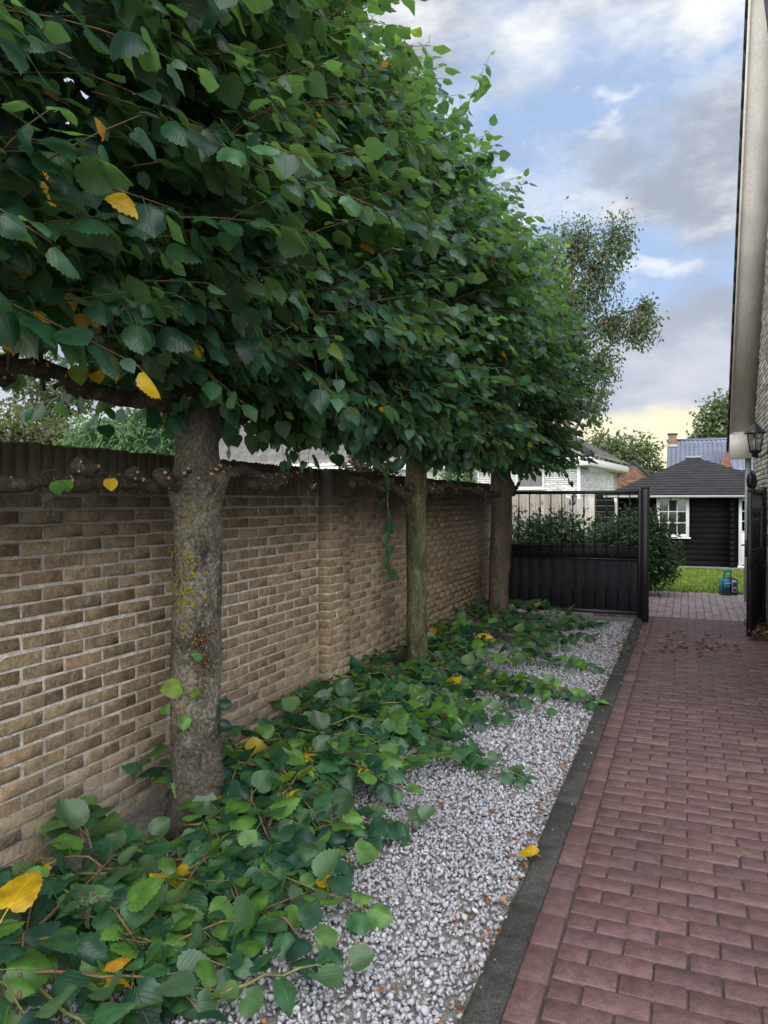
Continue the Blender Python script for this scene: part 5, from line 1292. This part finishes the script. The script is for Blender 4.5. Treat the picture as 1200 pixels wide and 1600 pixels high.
leafy('oak_tree', ground_at(975, to), [cp(960, 705, to, 36, 32), cp(1000, 705, to, 34, 28), cp(975, 740, to, 50, 28), cp(935, 700, to, 26, 28), cp(1025, 735, to, 20, 22), cp(920, 740, to, 30, 24)],
      4200, .34, [(.07, .10, .03), (.085, .11, .035), (.06, .085, .03)], 'round green tree standing above the red brick gable', 'tree', trunk=(5.0, .3), hollow=.1)
tr_ = 75
leafy('broadleaf_tree', ground_at(1125, tr_), [cp(1115, 655, tr_, 30, 32), cp(1140, 640, tr_, 34, 34), cp(1100, 680, tr_, 24, 18), cp(1165, 660, tr_, 36, 40), cp(1140, 690, tr_, 44, 24)],
      3800, .42, [(.07, .105, .03), (.08, .12, .035), (.055, .08, .03)], 'leafy green tree rising behind the blue-grey tiled roof', 'tree', trunk=(8.5, .35), hollow=.1)
leafy('evergreen_bush', ground_at(948, 36), [cp(945, 765, 36, 26, 40), cp(968, 775, 36, 22, 32), cp(925, 775, 36, 22, 30)], 2200, .22, [(.03, .06, .02), (.04, .08, .025)], 'dark green evergreen beside the red brick gable', 'bush', trunk=(2.0, .1))
leafy('leafy_hedge_bush', ground_at(205, 9), [cp(200, 690, 9, 75, 50), cp(255, 700, 9, 55, 58), cp(150, 715, 9, 50, 50), cp(215, 780, 9, 100, 80)], 14000, .095, [(.05, .12, .045), (.06, .14, .05), (.04, .095, .04), (.08, .17, .05)], 'bright green narrow-leaved bush above the wall left of the thick trunk', 'bush', trunk=(1.6, .06), elong=3.2, droop=.7, hollow=.45)
leafy('garden_shrub', ground_at(60, 10), [cp(20, 690, 10, 70, 55), cp(95, 700, 10, 50, 45), cp(60, 760, 10, 120, 70)], 9000, .085, [(.06, .075, .025), (.05, .065, .025), (.085, .085, .03)], 'olive green tangled shrub over the wall top', 'bush', trunk=(1.5, .05), elong=2.0, hollow=.2)
leafy('garden_tree', ground_at(70, 17), [cp(40, 575, 17, 75, 60), cp(120, 600, 17, 65, 50), cp(190, 560, 17, 60, 60), cp(75, 640, 17, 80, 40), cp(240, 600, 17, 45, 45)], 4000, .12, [(.05, .07, .03), (.045, .06, .028), (.07, .085, .035)], 'thin-leaved tree showing sky through it behind the olive shrub', 'tree', trunk=(4.6, .12), hollow=.05)
leafy('purple_shrub', ground_at(575, 8), [cp(570, 730, 8, 34, 40), cp(600, 745, 8, 26, 30), cp(545, 750, 8, 24, 26)], 1300, .06, [(.06, .022, .03), (.05, .025, .028), (.04, .03, .02)], 'dark purple-leaved shrub behind the wall beside the mossy trunk', 'bush', trunk=(1.5, .04), elong=2.0, hollow=.2)
leafy('young_tree', ground_at(720, 15), [cp(715, 745, 15, 26, 26), cp(700, 765, 15, 26, 26), cp(735, 770, 15, 20, 26)], 1200, .085, [(.08, .16, .04), (.06, .12, .035)], 'light green shrub between the wall and the white building', 'bush', trunk=(1.5, .04), elong=1.8, hollow=.2)
ES = [(.018, .042, .018), (.024, .055, .02), (.035, .075, .022), (.014, .034, .016)]
pA = on_y(845, 800, 11.9); pB = on_y(985, 800, 13.1)
leafy('evergreen_shrub', (pA.x, 11.9, -.04), [((pA.x - .25, 11.9, .85), (.52, .42, .50)), ((pA.x + .25, 12.0, .90), (.50, .42, .50)), ((pA.x, 11.9, .38), (.8, .45, .40))], 9000, .085, ES, 'dark glossy evergreen shrub pressed behind the closed gate beside the brown trunk', 'shrub', trunk=(.8, .03), elong=2.6, mat='shrub_leaf', hollow=.4)
leafy('evergreen_shrub', (pB.x, 13.1, -.04), [((pB.x - .35, 13.2, .75), (.48, .45, .48)), ((pB.x + .18, 13.1, .82), (.52, .45, .60)), ((pB.x + .3, 13.0, .60), (.42, .42, .45)), ((pB.x - .7, 13.2, .55), (.4, .4, .45))], 10000, .09, ES + [(.05, .11, .03)], 'bushy green shrub behind the gate post hanging over the lawn edge', 'shrub', trunk=(.7, .03), elong=2.4, mat='shrub_leaf', hollow=.4)
